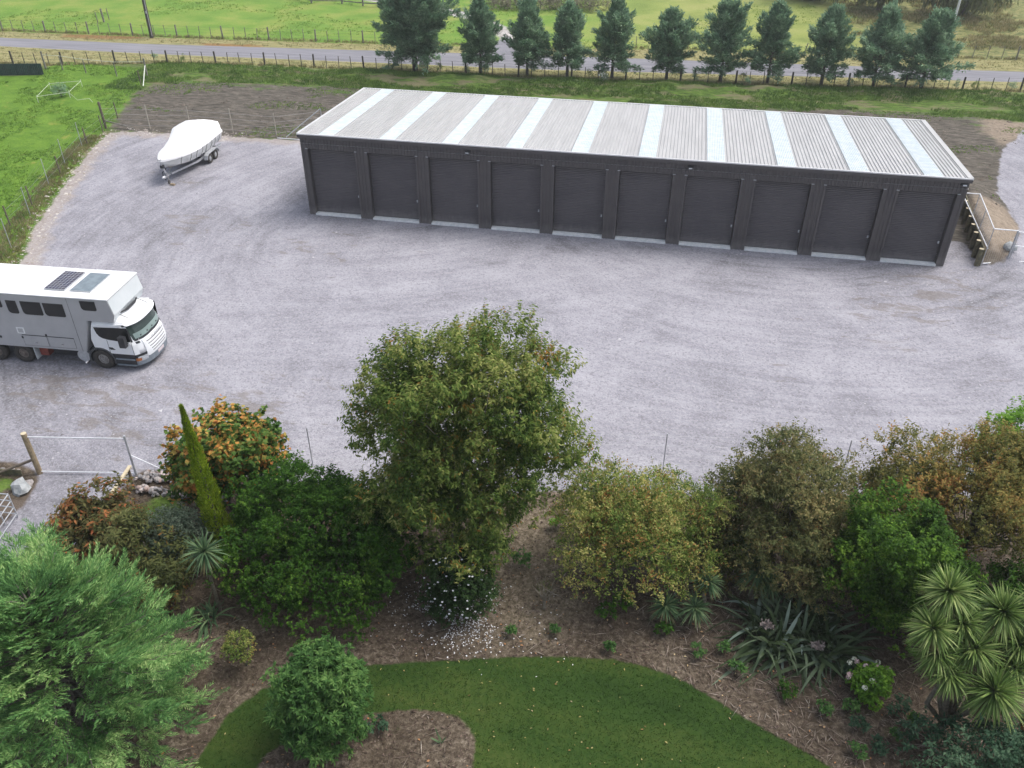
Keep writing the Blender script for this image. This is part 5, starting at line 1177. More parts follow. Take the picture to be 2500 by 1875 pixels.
# utility poles
q = gp(371, 92)
up_ = empty('power_pole', (q[0], q[1], hz(*q)), 0, 'dark timber power pole beside the road at the upper left', 'power pole')
MB().tube([(0, 0, -0.2), (0.02, 0.0, 9.5)], [0.20, 0.14], 12).build('pole', M['darkwood'], up_)
MB().tube([(0.13, -0.12, 0.2), (0.13, -0.11, 5.0)], 0.035, 6).build('cable_guard', M['galv'], up_)
MB().box(0.02, 0.14, -0.20, -0.165, 2.4, 2.65).build('tag_plate', M['lens'], up_)
MB().box(-1.2, 1.2, -0.2, -0.08, 9.0, 9.12).build('crossarm', M['darkwood'], up_)
q = gp(2325, 66)
lp = empty('street_pole', (q[0], q[1], hz(*q)), 0, 'pale grey pole beside the drooping conifers at the upper right', 'pole')
MB().tube([(0, 0, -0.2), (0.05, 0, 8.5)], [0.15, 0.10], 12).build('pole', M['galvbright'], lp)
MB().box(-0.8, 0.8, -0.1, 0.1, 8.0, 8.12).build('crossarm', M['greywood'], lp)
# retaining wall right of the shed
rw = empty('retaining_wall', (0, 0, 0), 0, 'stepped timber retaining wall of round posts and boards right of the shed', 'retaining wall')
ys = [0.45, 1.55, 2.65, 3.75, 4.9, 6.1, 7.3]
for i, y in enumerate(ys):
    x = wall_x(y)-0.22; post('post', rw, (x, y, -0.05), (x, y, 0.98), 0.125, M['sleeper'], 12)
    MB().cyl((x, y, 0.986), (0, 0, 1), 0.115, 0.012, 12).build('post_top', M['palewood'], rw)
for k in range(4):
    MB().beam((wall_x(0.4)-0.06, 0.40, 0.13+0.235*k), (wall_x(8.6)-0.06, 8.6, 0.13+0.235*k), 0.06, 0.228).build('board', M['sleeper'], rw)
# pipe fence along the retaining wall and across its front
pf = empty('pipe_fence', (0, 0, 0), 0, 'galvanised pipe security fence stepping round the retaining wall right of the shed', 'fence')
W3 = [(38.49, 5.28), (38.2, 2.84), (38.03, 0.44)]
for q in W3: post('post', pf, (q[0]-0.38+0.36, q[1], -0.05), (q[0], q[1], 2.18), 0.024, M['galv'], 8)
post('post', pf, (36.9, 5.7, -0.05), (36.9, 5.7, 2.18), 0.024, M['galv'], 8)
g1 = (39.45, 1.09)
post('post', pf, (g1[0], g1[1], -0.05), (g1[0]+0.02, g1[1], 1.90), 0.05, M['galv'], 10)
for a, b in (((38.49, 5.28, 2.19), (38.03, 0.44, 2.16)), ((38.03, 0.44, 2.16), (39.45, 1.09, 1.88)), ((36.2, 5.3, 2.19), (38.49, 5.28, 2.19)), ((38.50, 7.5, 1.04), (38.05, 0.42, 1.04)), ((38.1, 0.55, 0.10), (39.4, 1.06, 0.10))):
    post('rail', pf, a, b, 0.032, M['galvbright'], 8)
mb = MB()
for k in range(30):
    t = k/29; y = 5.28-(5.28-0.44)*t; x = 38.49-0.46*t; mb.tube([(x, y, 1.05), (x, y, 2.18)], 0.003, 3)
for k in range(12):
    t = k/11; x = 38.03+1.42*t; y = 0.44+0.65*t; mb.tube([(x, y, 0.1), (x, y, 2.16-0.28*t)], 0.003, 3)
for z in np.arange(1.2, 2.15, 0.12): mb.tube([(38.49, 5.28, z), (38.03, 0.44, z)], 0.003, 3)
mb.build('netting', M['galv'], pf, fix=False)
gt = empty('yard_gate', (g1[0], g1[1], 0), 0, 'galvanised pipe gate at the right edge, hinged beside the pale boulder', 'gate')
gd = Vector((2.9, -0.05, 0))
for z in (0.15, 1.02, 1.82): MB().tube([(0.06, 0, z), tuple(gd+Vector((0, 0, z)))], 0.028, 8).build('rail', M['galvbright'], gt)
for t in (0.02, 0.5, 1.0): p_ = gd*t+Vector((0.05, 0, 0)); MB().tube([(p_.x, p_.y, 0.15), (p_.x, p_.y, 1.82)], 0.025, 8).build('upright', M['galv'], gt)
# left gate into the garden drive
lg = empty('drive_gate', (0, 0, 0), 0, 'galvanised pipe gate frame across the gravel drive between timber and steel posts', 'gate')
A_ = gp(98, 1155); B_ = gp(333, 1160)
post('gate_post', lg, (A_[0], A_[1], -0.1), (A_[0]-0.02, A_[1], 1.86), 0.105, M['newwood'], 12, 0.10)
MB().cyl((A_[0]-0.02, A_[1], 1.866), (0, 0, 1), 0.098, 0.012, 12).build('post_top', M['palewood'], lg)
post('steel_post', lg, (B_[0], B_[1], -0.1), (B_[0]+0.02, B_[1], 1.85), 0.045, M['galv'], 10)
for z in (0.10, 1.72): post('rail', lg, (A_[0]+0.1, A_[1], z), (B_[0]-0.03, B_[1], z), 0.024, M['galvbright'], 8)
c = gp(25, 1172); post('brace', lg, (A_[0]-0.1, A_[1], 0.62), (c[0]-0.9, c[1]-0.1, 0.05), 0.055, M['wood'], 8)
c = gp(420, 1178); post('steel_brace', lg, (B_[0]+0.03, B_[1], 0.95), (c[0], c[1]+0.1, 0.35), 0.024, M['galvbright'], 8)
for k in range(14):
    t = (k+1)/15; post('mesh_wire', lg, (A_[0]+0.1+(B_[0]-A_[0]-0.12)*t, A_[1]+(B_[1]-A_[1])*t, 0.10), (A_[0]+0.1+(B_[0]-A_[0]-0.12)*t, A_[1]+(B_[1]-A_[1])*t, 1.72), 0.0025, M['galv'], 3)
# rail fence along the drive below the gate
dr = empty('drive_rail', (0, 0, 0), 0, 'new timber post and rail beside the drive, mostly hidden behind the russet shrub', 'fence')
c1 = gp(330, 1197); c2 = (2.35, -26.9); c3 = (2.0, -29.3)
c2 = gp(240, 1330); c3 = gp(175, 1450)
post('post', dr, (c1[0], c1[1], -0.05), (c1[0], c1[1], 1.02), 0.06, M['wood'], 8); post('post', dr, (c3[0], c3[1], -0.05), (c3[0], c3[1], 1.05), 0.06, M['wood'], 8); post('post', dr, (c2[0], c2[1], -0.05), (c2[0], c2[1], 1.03), 0.06, M['wood'], 8)
MB().beam((c1[0]+0.02, c1[1]+0.12, 1.06), (c3[0], c3[1]-0.3, 1.09), 0.12, 0.05).build('rail', M['palewood'], dr)
bd = gp(-60, 1158); be = gp(55, 1160)
tag(MB().beam((bd[0]-1, bd[1], 0.12), (be[0], be[1], 0.12), 0.05, 0.24).build('retaining_board', M['sleeper']), 'low timber board holding stones left of the drive gate', 'board')
# garden boundary fence: slim standards behind the shrubs
gf = empty('garden_fence', (0, 0, 0), 0, 'slim metal standard fence along the gravel behind the garden shrubs', 'fence')
gpts = [B_, gp(560, 1160), gp(764, 1135), (15.2, -21.0), (18.9, -20.4), (22.0, -19.9), (25.4, -19.4), (28.5, -19.0), (31.8, -18.6), (35, -18.2)]
for x, y in gpts[1:]: post('post', gf, (x, y, -0.05), (x, y, 1.75), 0.024, M['galv'], 6)
for z in (0.3, 0.75, 1.2, 1.65): MB().tube([(x, y, z) for x, y in gpts], 0.004, 3).build('wire', M['galv'], gf)
# pen panels at the far left
pn = empty('pen_panel', (0, 0, 0), 0, 'galvanised stock pen panel with end hoop at the left edge below the boulder', 'pen panel')
a = gp(44, 1262); b = gp(-40, 1255); c = gp(-30, 1372)
for z in (0.15, 0.45, 0.75, 1.05):
    MB().tube([(a[0], a[1], z), (b[0]-1, b[1], z)], 0.02, 6).build('rail', M['galv'], pn)
    MB().tube([(a[0], a[1], z), (c[0], c[1], z)], 0.02, 6).build('rail', M['galv'], pn)
MB().tube([(a[0], a[1], 0), (a[0], a[1], 1.08)], 0.025, 6).build('post', M['galv'], pn)
h0 = Vector((a[0]-0.15, a[1]-0.45, 0)); h1 = Vector((c[0], c[1]-0.2, 0))
MB().tube([tuple(h0), tuple(h0+Vector((0, 0, 1.0))), tuple(h0*0.9+h1*0.1+Vector((0, 0, 1.2))), tuple(h0*0.55+h1*0.45+Vector((0, 0, 1.2))), tuple(h1+Vector((0, 0, 1.1)))], 0.025, 8).build('hoop', M['galv'], pn)

# ---------------------------------------------------------------- rocks
def rockmesh(seed, size, mat, flat=0.7, sub=2):
    bm = bmesh.new(); bmesh.ops.create_icosphere(bm, subdivisions=sub, radius=1)
    r = np.random.RandomState(seed); k = r.normal(size=(5, 3)); ph = r.rand(5)*6
    for v in bm.verts:
        c = np.array(v.co); f = 1+0.19*sum(math.sin(c@k[i]*1.9+ph[i]) for i in range(5))/1.6+0.04*r.normal()
        v.co = Vector(c*f*np.array([1, 0.85, flat])*size)
    me = bpy.data.meshes.new('stone'); bm.to_mesh(me); bm.free(); me.materials.append(mat)
    me.polygons.foreach_set('use_smooth', [False]*len(me.polygons)); return me
stones = [rockmesh(70+i, 0.105, surf('stone_%d' % i, c, tuple(v*0.7 for v in c), 8, 0.85, bmp=0.3), 0.72) for i, c in enumerate([(0.45, 0.42, 0.41), (0.36, 0.35, 0.36), (0.52, 0.46, 0.44), (0.28, 0.27, 0.28), (0.44, 0.34, 0.31)])]
r = np.random.RandomState(77)
def stones_along(p0, p1, n, wid, label, grp, z0=0.05, sc=(0.65, 1.2)):
    for i in range(n):
        t = r.rand(); x = p0[0]+(p1[0]-p0[0])*t; y = p0[1]+(p1[1]-p0[1])*t+r.uniform(-wid, wid)
        o = bpy.data.objects.new('river_stone', stones[i % 5]); COL.objects.link(o)
        o.location = (x, y, z0+r.uniform(0, 0.14)*(1 if wid > 0.1 else 0)); o.rotation_euler = tuple(r.rand(3)*6.28); s_ = r.uniform(*sc); o.scale = (s_, s_, s_)
        tag(o, label, 'stone', grp)
stones_along(gp(342, 1166), gp(500, 1180), 95, 0.28, 'rounded river stone in the upper stone bank right of the drive gate', 'stones of the upper bank beside the gate')
stones_along(gp(340, 1200), gp(560, 1222), 95, 0.22, 'rounded river stone in the lower stone bank beside the russet shrub', 'stones of the lower bank beside the russet shrub')
stones_along(gp(-20, 1150), gp(50, 1152), 12, 0.10, 'rounded stone behind the low board left of the drive gate', 'stones behind the low board')
def boulder(px_, size, seed, mat, label):
    q = gp(*px_); o = bpy.data.objects.new('boulder', rockmesh(seed, size, mat, 0.75, 2)); COL.objects.link(o); o.location = (q[0], q[1], hz(*q)+size*0.3); o.rotation_euler = (0, 0, seed)
    tag(o, label, 'boulder')
boulder((52, 1195), 0.38, 81, M['whiterock'], 'grey angular boulder at the left of the drive below the gate post')
boulder((70, 1183), 0.22, 84, M['rock'], 'smaller brown boulder touching the grey boulder by the drive')
boulder((2453, 632), 0.34, 82, M['whiterock'], 'pale boulder at the foot of the clay mound by the right gate')
# stones scattered along the rim of the yard and on the gravel: beyond counting
def scatter_boxes(name, pts, sizes, mat, label, cat, seed, flat=0.5, zoff=0.0):
    rr = np.random.RandomState(seed); n = len(pts); z = height(pts[:, 0], pts[:, 1])+zoff
    base = np.array([[1, 0, 0], [-0.5, 0.85, 0], [-0.5, -0.85, 0], [0.2, 0.1, 1.0]]); F0 = np.array([[0, 1, 3], [1, 2, 3], [2, 0, 3]])
    a = rr.rand(n)*6.28; c, s_ = np.cos(a), np.sin(a); V = np.zeros((n, 4, 3))
    for k in range(4):
        bx, by, bz = base[k]*rr.uniform(0.7, 1.3, (n, 3)).T.reshape(3, n) if False else [base[k][i]*rr.uniform(0.75, 1.25, n) for i in range(3)]
        V[:, k, 0] = pts[:, 0]+(bx*c-by*s_)*sizes; V[:, k, 1] = pts[:, 1]+(bx*s_+by*c)*sizes; V[:, k, 2] = z+bz*sizes*flat
    F = (F0[None]+(np.arange(n)*4)[:, None, None]).reshape(-1, 3)
    o = rawmesh(name, V.reshape(-1, 3), F, mat); tag(o, label, cat, kind='stuff'); return o
def sample(zone, n, box, mn=0.0, mx=99, seed=0, extra=None):
    rr = np.random.RandomState(seed); X = rr.uniform(box[0], box[1], n); Y = rr.uniform(box[2], box[3], n)
    d = sdf(Z[zone], X, Y); ok = (d > mn) & (d < mx)
    if extra is not None: ok &= extra(X, Y)
    return np.stack([X[ok], Y[ok]], 1)
notshed = lambda X, Y: ~((X > -0.3) & (X < 36.3) & (Y > -0.3) & (Y < 11.5))
rim = sample('gravel', 60000, (-24, -10, -14, 14), -0.8, 0.9, 90)
rim = rim[:1500]; scatter_boxes('rim_stones', rim, np.random.RandomState(1).exponential(0.032, len(rim))+0.02, leafmat('rim_stone', [(0, (0.26, 0.22, 0.19)), (0.5, (0.42, 0.38, 0.34)), (1, (0.60, 0.57, 0.54))], 1, 0.1, 0.0, 0.9), 'broken pale stones strewn along the left rim of the gravel yard', 'stones', 2)
gs_ = sample('gravel', 16000, (-22, 46, -26, 12), 0.3, 99, 91, notshed)
scatter_boxes('loose_gravel', gs_, np.random.RandomState(3).exponential(0.012, len(gs_))+0.012, leafmat('loose_stone', [(0, (0.16, 0.155, 0.17)), (0.5, (0.33, 0.32, 0.36)), (1, (0.58, 0.57, 0.60))], 1, 0.1, 0.0, 0.9), 'loose stones scattered over the gravel yard', 'loose gravel', 4)
cl_ = sample('soil', 30000, (-24, 52, 8, 30), 0.1, 99, 92, notshed)[:5200]
scatter_boxes('soil_clods', cl_, np.random.RandomState(5).exponential(0.035, len(cl_))+0.02, leafmat('clod', [(0, (0.055, 0.045, 0.038)), (0.6, (0.13, 0.11, 0.09)), (1, (0.23, 0.20, 0.17))], 1, 0.2, 0.0, 0.95), 'clods and roots on the bare soil around the shed', 'soil clods', 6, 0.6)

# ---------------------------------------------------------------- grass tufts, litter, petals, leaves
def tufts(name, pts, h, nb, mat, label, seed, cat='grass', wd=0.02, spread_=0.10, lean=0.5):
    rr = np.random.RandomState(seed); n = len(pts)*nb; pi = np.repeat(np.arange(len(pts)), nb)
    z = height(pts[:, 0], pts[:, 1]); hh = (h*np.random.RandomState(seed+1).uniform(0.5, 1.3, len(pts)))[pi]
    a = rr.rand(n)*6.28; q = rr.rand(n)*spread_*(hh/h)
    P = np.stack([pts[pi, 0]+np.cos(a)*q, pts[pi, 1]+np.sin(a)*q, z[pi]-0.01], 1)
    D = np.stack([np.cos(a)*lean*rr.rand(n), np.sin(a)*lean*rr.rand(n), np.ones(n)], 1)
    V, F = leaf_quads(P, D, rnd_dirs(rr, n), hh*rr.uniform(0.6, 1.1, n), np.full(n, wd)*hh/h+0.004, 0.1, 0.35)
    o = rawmesh(name, V, F, mat); tag(o, label, cat, kind='stuff'); return o
g1_ = sample('grass_left', 60000, (-62, -12, -16, 30), 0.0, 99, 93)
clus = vnoise(g1_[:, 0]*0.9, g1_[:, 1]*0.9, 21); g1_ = g1_[(clus > -0.15)][:17000]
tufts('paddock_grass', g1_, 0.13, 6, LM['grass'], 'bright tufted grass of the left paddock', 94, wd=0.028, spread_=0.16, lean=1.0)
e1 = sample('gravel', 90000, (-24, -10, -14, 10.5), -1.7, -0.25, 95)[:2000]
tufts('edge_grass', e1, 0.22, 8, LM['drygrass'], 'rough dry grass between the paddock netting and the yard rim', 96, wd=0.02)
rr_ = np.random.RandomState(97); X = rr_.uniform(-28, 62, 52000); Y = yline(NEARF, X)+rr_.uniform(-9.0, 0.2, len(X))
nz_ = vnoise(X*0.5, Y*0.9, 22); kk = (sdf(Z['soil'], X, Y) < 0.6+nz_*0.9) & (vnoise(X*0.35, Y*1.3, 27) > -0.35); X, Y = X[kk], Y[kk]
tufts('bank_grass', np.stack([X, Y], 1)[:19000], 0.22, 7, LM['bankgrass'], 'rough green grass on the bank in front of the road fence', 98, wd=0.03, spread_=0.18, lean=0.9)
X = rr_.uniform(-24, 56, 30000); Y = rr_.uniform(10, 31, 30000); nz_ = vnoise(X*0.45, Y*1.1, 23)+0.55*np.clip((Y-(yline(NEARF, X)-8))/5, -1, 1)
kk = (sdf(Z['soil'], X, Y) > 0) & (nz_ > 0.12) & notshed(X, Y); tufts('soil_weeds', np.stack([X[kk], Y[kk]], 1)[:9500], 0.12, 6, LM['grass'], 'patches of green weeds sprouting on the bare soil', 99, 'weeds', 0.03, 0.14, 1.0)
X = rr_.uniform(-60, 60, 40000); Y = yline(ROAD_N, X)+rr_.uniform(-7, 9, 40000)
kk = (sdf(Z['verge'], X, Y) > 0.1) & (sdf(Z['road'], X, Y) < -0.35) & (sdf(Z['path'], X, Y) < -0.3) & (sdf(Z['junction'], X, Y) < -0.3); tufts('verge_grass', np.stack([X[kk], Y[kk]], 1)[:7000], 0.12, 5, LM['drygrass'], 'short straw coloured grass on the road verges', 100, wd=0.035, spread_=0.2, lean=1.0)
X = rr_.uniform(30, 75, 26000); Y = rr_.uniform(48, 95, 26000); nz_ = vnoise(X*0.6, Y*0.6, 24); kk = (nz_ > 0.1) & (Y > yline(FARF, X)+0.5) & (X > 36+rr_.rand(len(X))*8)
tufts('rough_pasture', np.stack([X[kk], Y[kk]], 1)[:5200], 0.42, 10, LM['drygrass'], 'tussocky rough pasture beyond the road on the right', 101, wd=0.07, spread_=0.4, lean=1.1)
X = rr_.uniform(-75, 36, 30000); Y = rr_.uniform(41, 80, 30000); nz_ = vnoise(X*0.35, Y*0.35, 25); kk = (nz_ > 0.2) & (Y > yline(FARF, X)+0.4) & (sdf(Z['path'], X, Y) < -0.6)
tufts('field_grass', np.stack([X[kk], Y[kk]], 1)[:4200], 0.16, 6, leafmat('field_blade', [(0.1, (0.14, 0.25, 0.045)), (0.5, (0.22, 0.34, 0.07)), (0.9, (0.33, 0.42, 0.11))], 0.4, 0.5, 0.3, 0.8), 'scattered tufts in the fields beyond the road', 102, wd=0.06, spread_=0.3, lean=1.2)
X = rr_.uniform(-55, 58, 9000); kk2 = rr_.rand(9000); Y = np.where(kk2 < 0.5, yline(NEARF, X), yline(FARF, X))+rr_.normal(size=9000)*0.16
kk = (sdf(Z['path'], X, Y) < -0.5) & (sdf(Z['junction'], X, Y) < -0.5); tufts('fence_grass', np.stack([X[kk], Y[kk]], 1)[:3200], 0.32, 8, LM['drygrass'], 'long dry grass growing along the road fence lines', 103, wd=0.03, spread_=0.15, lean=0.7)
# garden litter : fallen cabbage tree leaves, twigs and straw
def sticks(name, pts, L, Wd, mat, label, seed, cat='garden litter', zr=0.05, zoff=0.01):
    rr = np.random.RandomState(seed); n = len(pts); a = rr.rand(n)*3.1416; D = np.stack([np.cos(a), np.sin(a), rr.normal(size=n)*0.10], 1)
    ln = L*rr.uniform(0.35, 1.3, n); P = np.stack([pts[:, 0], pts[:, 1], height(pts[:, 0], pts[:, 1])+zoff+rr.rand(n)*zr], 1)-D*(ln/2)[:, None]; P[:, 2] = np.maximum(P[:, 2], 0.008)
    V, F = leaf_quads(P, D, np.array([0, 0, 1.0])+rr.normal(size=(n, 3))*0.4, ln, Wd*rr.uniform(0.6, 1.3, n), 0.2, 0.5)
    o = rawmesh(name, V, F, mat); tag(o, label, cat, kind='stuff'); return o
LM['straw'] = leafmat('straw_litter', [(0, (0.10, 0.075, 0.06)), (0.5, (0.20, 0.16, 0.13)), (0.85, (0.33, 0.28, 0.235)), (1, (0.46, 0.43, 0.38))], 1, 0.15, 0.0, 0.85)
LM['chips'] = leafmat('bark_chips', [(0, (0.035, 0.025, 0.02)), (0.5, (0.095, 0.065, 0.055)), (0.85, (0.19, 0.14, 0.115)), (1, (0.32, 0.27, 0.24))], 1, 0.15, 0.0, 0.9)
LM['fall'] = leafmat('fallen_leaf', [(0, (0.38, 0.34, 0.12)), (0.5, (0.44, 0.38, 0.18)), (0.8, (0.34, 0.18, 0.08)), (1, (0.5, 0.48, 0.34))], 1, 0.05, 0.0, 0.8)
gd_ = sample('garden', 60000, (2, 36, -36, -19), 0.1, 99, 104, lambda X, Y: (sdf(Z['lawn'], X, Y) < -0.02) | (sdf(Z['island'], X, Y) > 0.05))
dense = gd_[(np.random.RandomState(5).rand(len(gd_)) < np.clip((gd_[:, 0]-17)/9, 0.10, 1)*np.clip((-24.5-gd_[:, 1])/2, 0.15, 1))]
sticks('leaf_litter', dense[:7500], 0.42, 0.018, LM['straw'], 'dry fallen strap leaves lying on the garden mulch', 105)
sticks('bark_mulch', gd_[::-1][:26000], 0.09, 0.035, LM['chips'], 'bark chips and dead leaves covering the garden bed', 106, 'mulch', 0.03)
br = sample('garden', 900, (8, 30, -33, -24), 0.1, 99, 107, lambda X, Y: (sdf(Z['lawn'], X, Y) < -0.1)); 
sticks('twigs', br[:110], 0.9, 0.02, LM['straw'], 'longer fallen twigs on the mulch', 108, 'twigs', 0.08)
rr_ = np.random.RandomState(109); c0 = gp(1115, 1505)
pt = np.stack([c0[0]+rr_.normal(size=1500)*0.8, c0[1]+rr_.normal(size=1500)*0.62], 1); pt = pt[vnoise(pt[:, 0]*3, pt[:, 1]*3, 31) > -0.5]; pt = pt[(sdf(Z['lawn'], pt[:, 0], pt[:, 1]) < 0.15) | (rr_.rand(len(pt)) < 0.05)]
pt2 = np.stack([c0[0]+rr_.normal(size=120)*2.2, c0[1]+0.4+rr_.normal(size=120)*1.0], 1); pt = np.concatenate([pt[:900], pt2])
sticks('fallen_petals', pt, 0.055, 0.045, M['petal'], 'white petals fallen on the mulch below the flowering shrub', 110, 'petals', 0.02)
lf = sample('lawn', 5200, (8, 34, -38, -27), 0.05, 99, 111, lambda X, Y: sdf(Z['island'], X, Y) < -0.05)
lw = lf[np.random.RandomState(6).rand(len(lf)) < np.clip(1-np.abs(lf[:, 0]-18)/8, 0.10, 1)][:200]
sticks('lawn_leaves', lw, 0.085, 0.032, LM['fall'], 'yellow leaves fallen on the lawn', 112, 'fallen leaves', 0.01, 0.03)
ml = sample('garden', 3000, (4, 34, -36, -22), 0.1, 99, 113, lambda X, Y: (sdf(Z['lawn'], X, Y) < -0.02) | (sdf(Z['island'], X, Y) > 0.05))[:900]
sticks('autumn_leaves', ml, 0.09, 0.05, leafmat('orange_fallen_leaf', [(0, (0.34, 0.15, 0.06)), (0.6, (0.40, 0.22, 0.11)), (1, (0.50, 0.42, 0.25))], 1, 0.05, 0, 0.8), 'orange leaves fallen over the garden mulch', 114, 'fallen leaves', 0.03, 0.03)
g3 = sample('lawn', 90000, (9, 34, -37, -28), 0.0, 99, 115, lambda X, Y: sdf(Z['island'], X, Y) < 0.0)[:26000]
tufts('lawn_grass', g3, 0.045, 4, leafmat('lawn_blade', [(0.1, (0.028, 0.058, 0.012)), (0.5, (0.042, 0.084, 0.017)), (0.9, (0.072, 0.112, 0.028))], 0.3, 0.6, 0.2, 0.8), 'mown lawn grass', 116, wd=0.012, spread_=0.07, lean=1.0)

# flowers on the dark shrub
cam_shrub = bpy.data.objects['camellia_shrub']; r = np.random.RandomState(120)
for k in range(58):
    d = rnd_dirs(r, 1, -0.5)[0]; d[1] = -abs(d[1]); p = np.array([0, 0, 1.15])+d*np.array([1.05, 1.05, 1.25])*r.uniform(0.9, 1.05)
    if p[2] < 0.25: p[2] = 0.3
    mb = MB(); n_ = 6
    for j in range(n_):
        a0 = 6.283*j/n_; mb.add([tuple(p), tuple(p+0.028*np.array([math.cos(a0-.5), math.sin(a0-.5), 0.35])), tuple(p+0.038*np.array([math.cos(a0), math.sin(a0), 0.5])), tuple(p+0.028*np.array([math.cos(a0+.5), math.sin(a0+.5), 0.35]))], [(0, 1, 2, 3)])
    mb.build('flower', M['petal'], cam_shrub, fix=False)
# hydrangea
q = gp(2110, 1690); hy = broadleaf('hydrangea', q, [(0, 0, 0.42, 0.48, 0.40)], LM['lime'], M['bark'], 'small bush with pink and cream flower heads beside the flax clump', 'flowering shrub', seed=121, clumps=26, shoots=12, leaves=9, L=0.12, W=0.08, slen=0.15, cr=0.2, tr=0.03)
r = np.random.RandomState(122)
for k in range(16):
    a = r.rand()*6.28; q_ = r.uniform(0.15, 0.65); n = 34; c = np.array([math.cos(a)*q_, math.sin(a)*q_+0.1, 0.95-q_*0.45]); d = rnd_dirs(r, n, -0.2)
    V, F = leaf_quads(c+d*0.065, np.cross(d, rnd_dirs(r, n)), d, np.full(n, .05), np.full(n, .045)); rawmesh('flower_head', V, F, M['pinkpetal'] if k % 3 else M['cream'], hy)
# small single plants in the mulch
WEEDS = [((1245, 1550), .16, 'shrub', 'tiny bright green weed in the mulch near the fallen petals'), ((1352, 1550), .14, 'shrub', 'tiny pale weed in the mulch above the lawn edge'), ((1487, 1590), .17, 'shrub', 'small fresh green plant near the top edge of the lawn'),
 ((1700, 1600), .20, 'shrub', 'small fresh green plant left of the flax clump, nearer the lawn'), ((1762, 1592), .20, 'shrub', 'low green plant close left of the flax clump'), ((1793, 1645), .26, 'shrub', 'small light green plant below the flax clump'),
 ((1918, 1702), .30, 'dark', 'dark green low plant between the lawn edge and the flowering bush'), ((2007, 1740), .25, 'shrub', 'light green variegated plant below the flowering bush'), ((2068, 1738), .26, 'shrub', 'spreading green plant directly under the flowering bush'),
 ((2190, 1745), .40, 'bluegreen', 'blue green leafy plant left of the cabbage tree trunks'), ((2092, 1780), .24, 'bluegreen', 'small blue green plant in the lower right mulch'), ((2222, 1768), .16, 'shrub', 'tiny green plant left of the shade shrub'),
 ((2093, 1850), .24, 'shrub', 'green seedling near the bottom edge in the right mulch'), ((2177, 1808), .16, 'shrub', 'tiny green seedling in the lower right mulch'), ((2140, 1835), .26, 'bluegreen', 'dark low plant near the bottom edge in the right mulch'),
 ((1480, 1505), .42, 'dark', 'dark weedy plant in the shade under the golden bush, left one'), ((1515, 1480), .42, 'dark', 'dark weedy plant in the shade under the golden bush, right one'), ((1620, 1550), .26, 'dark', 'small dark plant below the pair of cabbage tree heads'),
 ((1270, 1370), .45, 'shrub', 'leafy green weeds on the bank right of the tallest tree'), ((1200, 1310), .35, 'lime', 'pale green weed beside the trunks of the tallest tree'), ((1355, 1290), .35, 'lime', 'pale rounded weed by the upper left of the golden bush'),
 ((2075, 1650), .28, 'bluegreen', 'dark leaved plant with small white flowers above the flowering bush'), ((925, 1790), .32, 'bluegreen', 'trailing blue green plant at the right foot of the rounded lawn bed shrub')]
for i, (pp, sz, mk, lb) in enumerate(WEEDS):
    sz *= 0.8; q = gp(*pp); broadleaf('garden_plant', q, [(0, 0, sz*0.3, sz*0.75, sz*0.4)], LM[mk], M['bark'], lb, 'plant', seed=130+i, clumps=7, shoots=4, leaves=6, L=0.09+sz*0.12, W=0.045+sz*0.05, slen=0.08+sz*0.2, cr=sz*0.4, tr=0.008, upb=0.9)
broadleaf('stunted_tree', gp(600, 1625), [(0.0, 0, 0.85, 0.42, 0.28)], LM['golden'], M['bark'], 'tiny yellowish umbrella shaped tree alone on the mulch near the big cypress', 'tree', seed=160, clumps=22, shoots=12, leaves=9, L=0.06, W=0.03, slen=0.12, cr=0.18, tr=0.025)
# bare pruned shrub
q = gp(1328, 1485); rt = empty('pruned_shrub', (q[0], q[1], 0), 0, 'bare pale pruned shrub with forked stems on the mulch', 'shrub'); T = Tubes(); r = np.random.RandomState(5)
for k in range(8):
    a = k*0.8; b0 = (0, 0, 0.35); T.limb(wob(b0, (math.cos(a)*0.38, math.sin(a)*0.3, 0.95+0.2*r.rand()), r, 3, 0.05), 0.028, 0.010, 5)
T.limb([(0, 0, -0.05), (0.0, 0, 0.4)], 0.05, 0.04, 6); T.mb.build('stems', M['palebark'], rt)
n = 90; V, F = leaf_quads(np.array([0, 0, 1.0])+rnd_dirs(r, n)*np.array([0.25, 0.2, 0.12]), rnd_dirs(r, n), rnd_dirs(r, n), np.full(n, .06), np.full(n, .03)); rawmesh('leaves', V, F, LM['olive'], rt)
# dug out leaf on the island bed
q = gp(1077, 1815); rt = empty('young_flax', (q[0], q[1], 0), 0, 'young flax with four stiff leaves in the island bed', 'flax'); V, F = straps(np.random.RandomState(8), (0, 0, 0), 5, 0.55, 0.06, 0.35, 0.2); rawmesh('leaves', V, F, LM['strapdark'], rt)
# paddock bush
q = gp(150, 236); broadleaf('paddock_bush', q, [(0, 0, 0.5, 0.5, 0.5)], LM['row'], M['bark'], 'small dark bush inside the square of white tape', 'bush', seed=170, clumps=22, shoots=12, leaves=8, L=0.10, W=0.03, slen=0.22, cr=0.25, tr=0.04, upb=1.0)
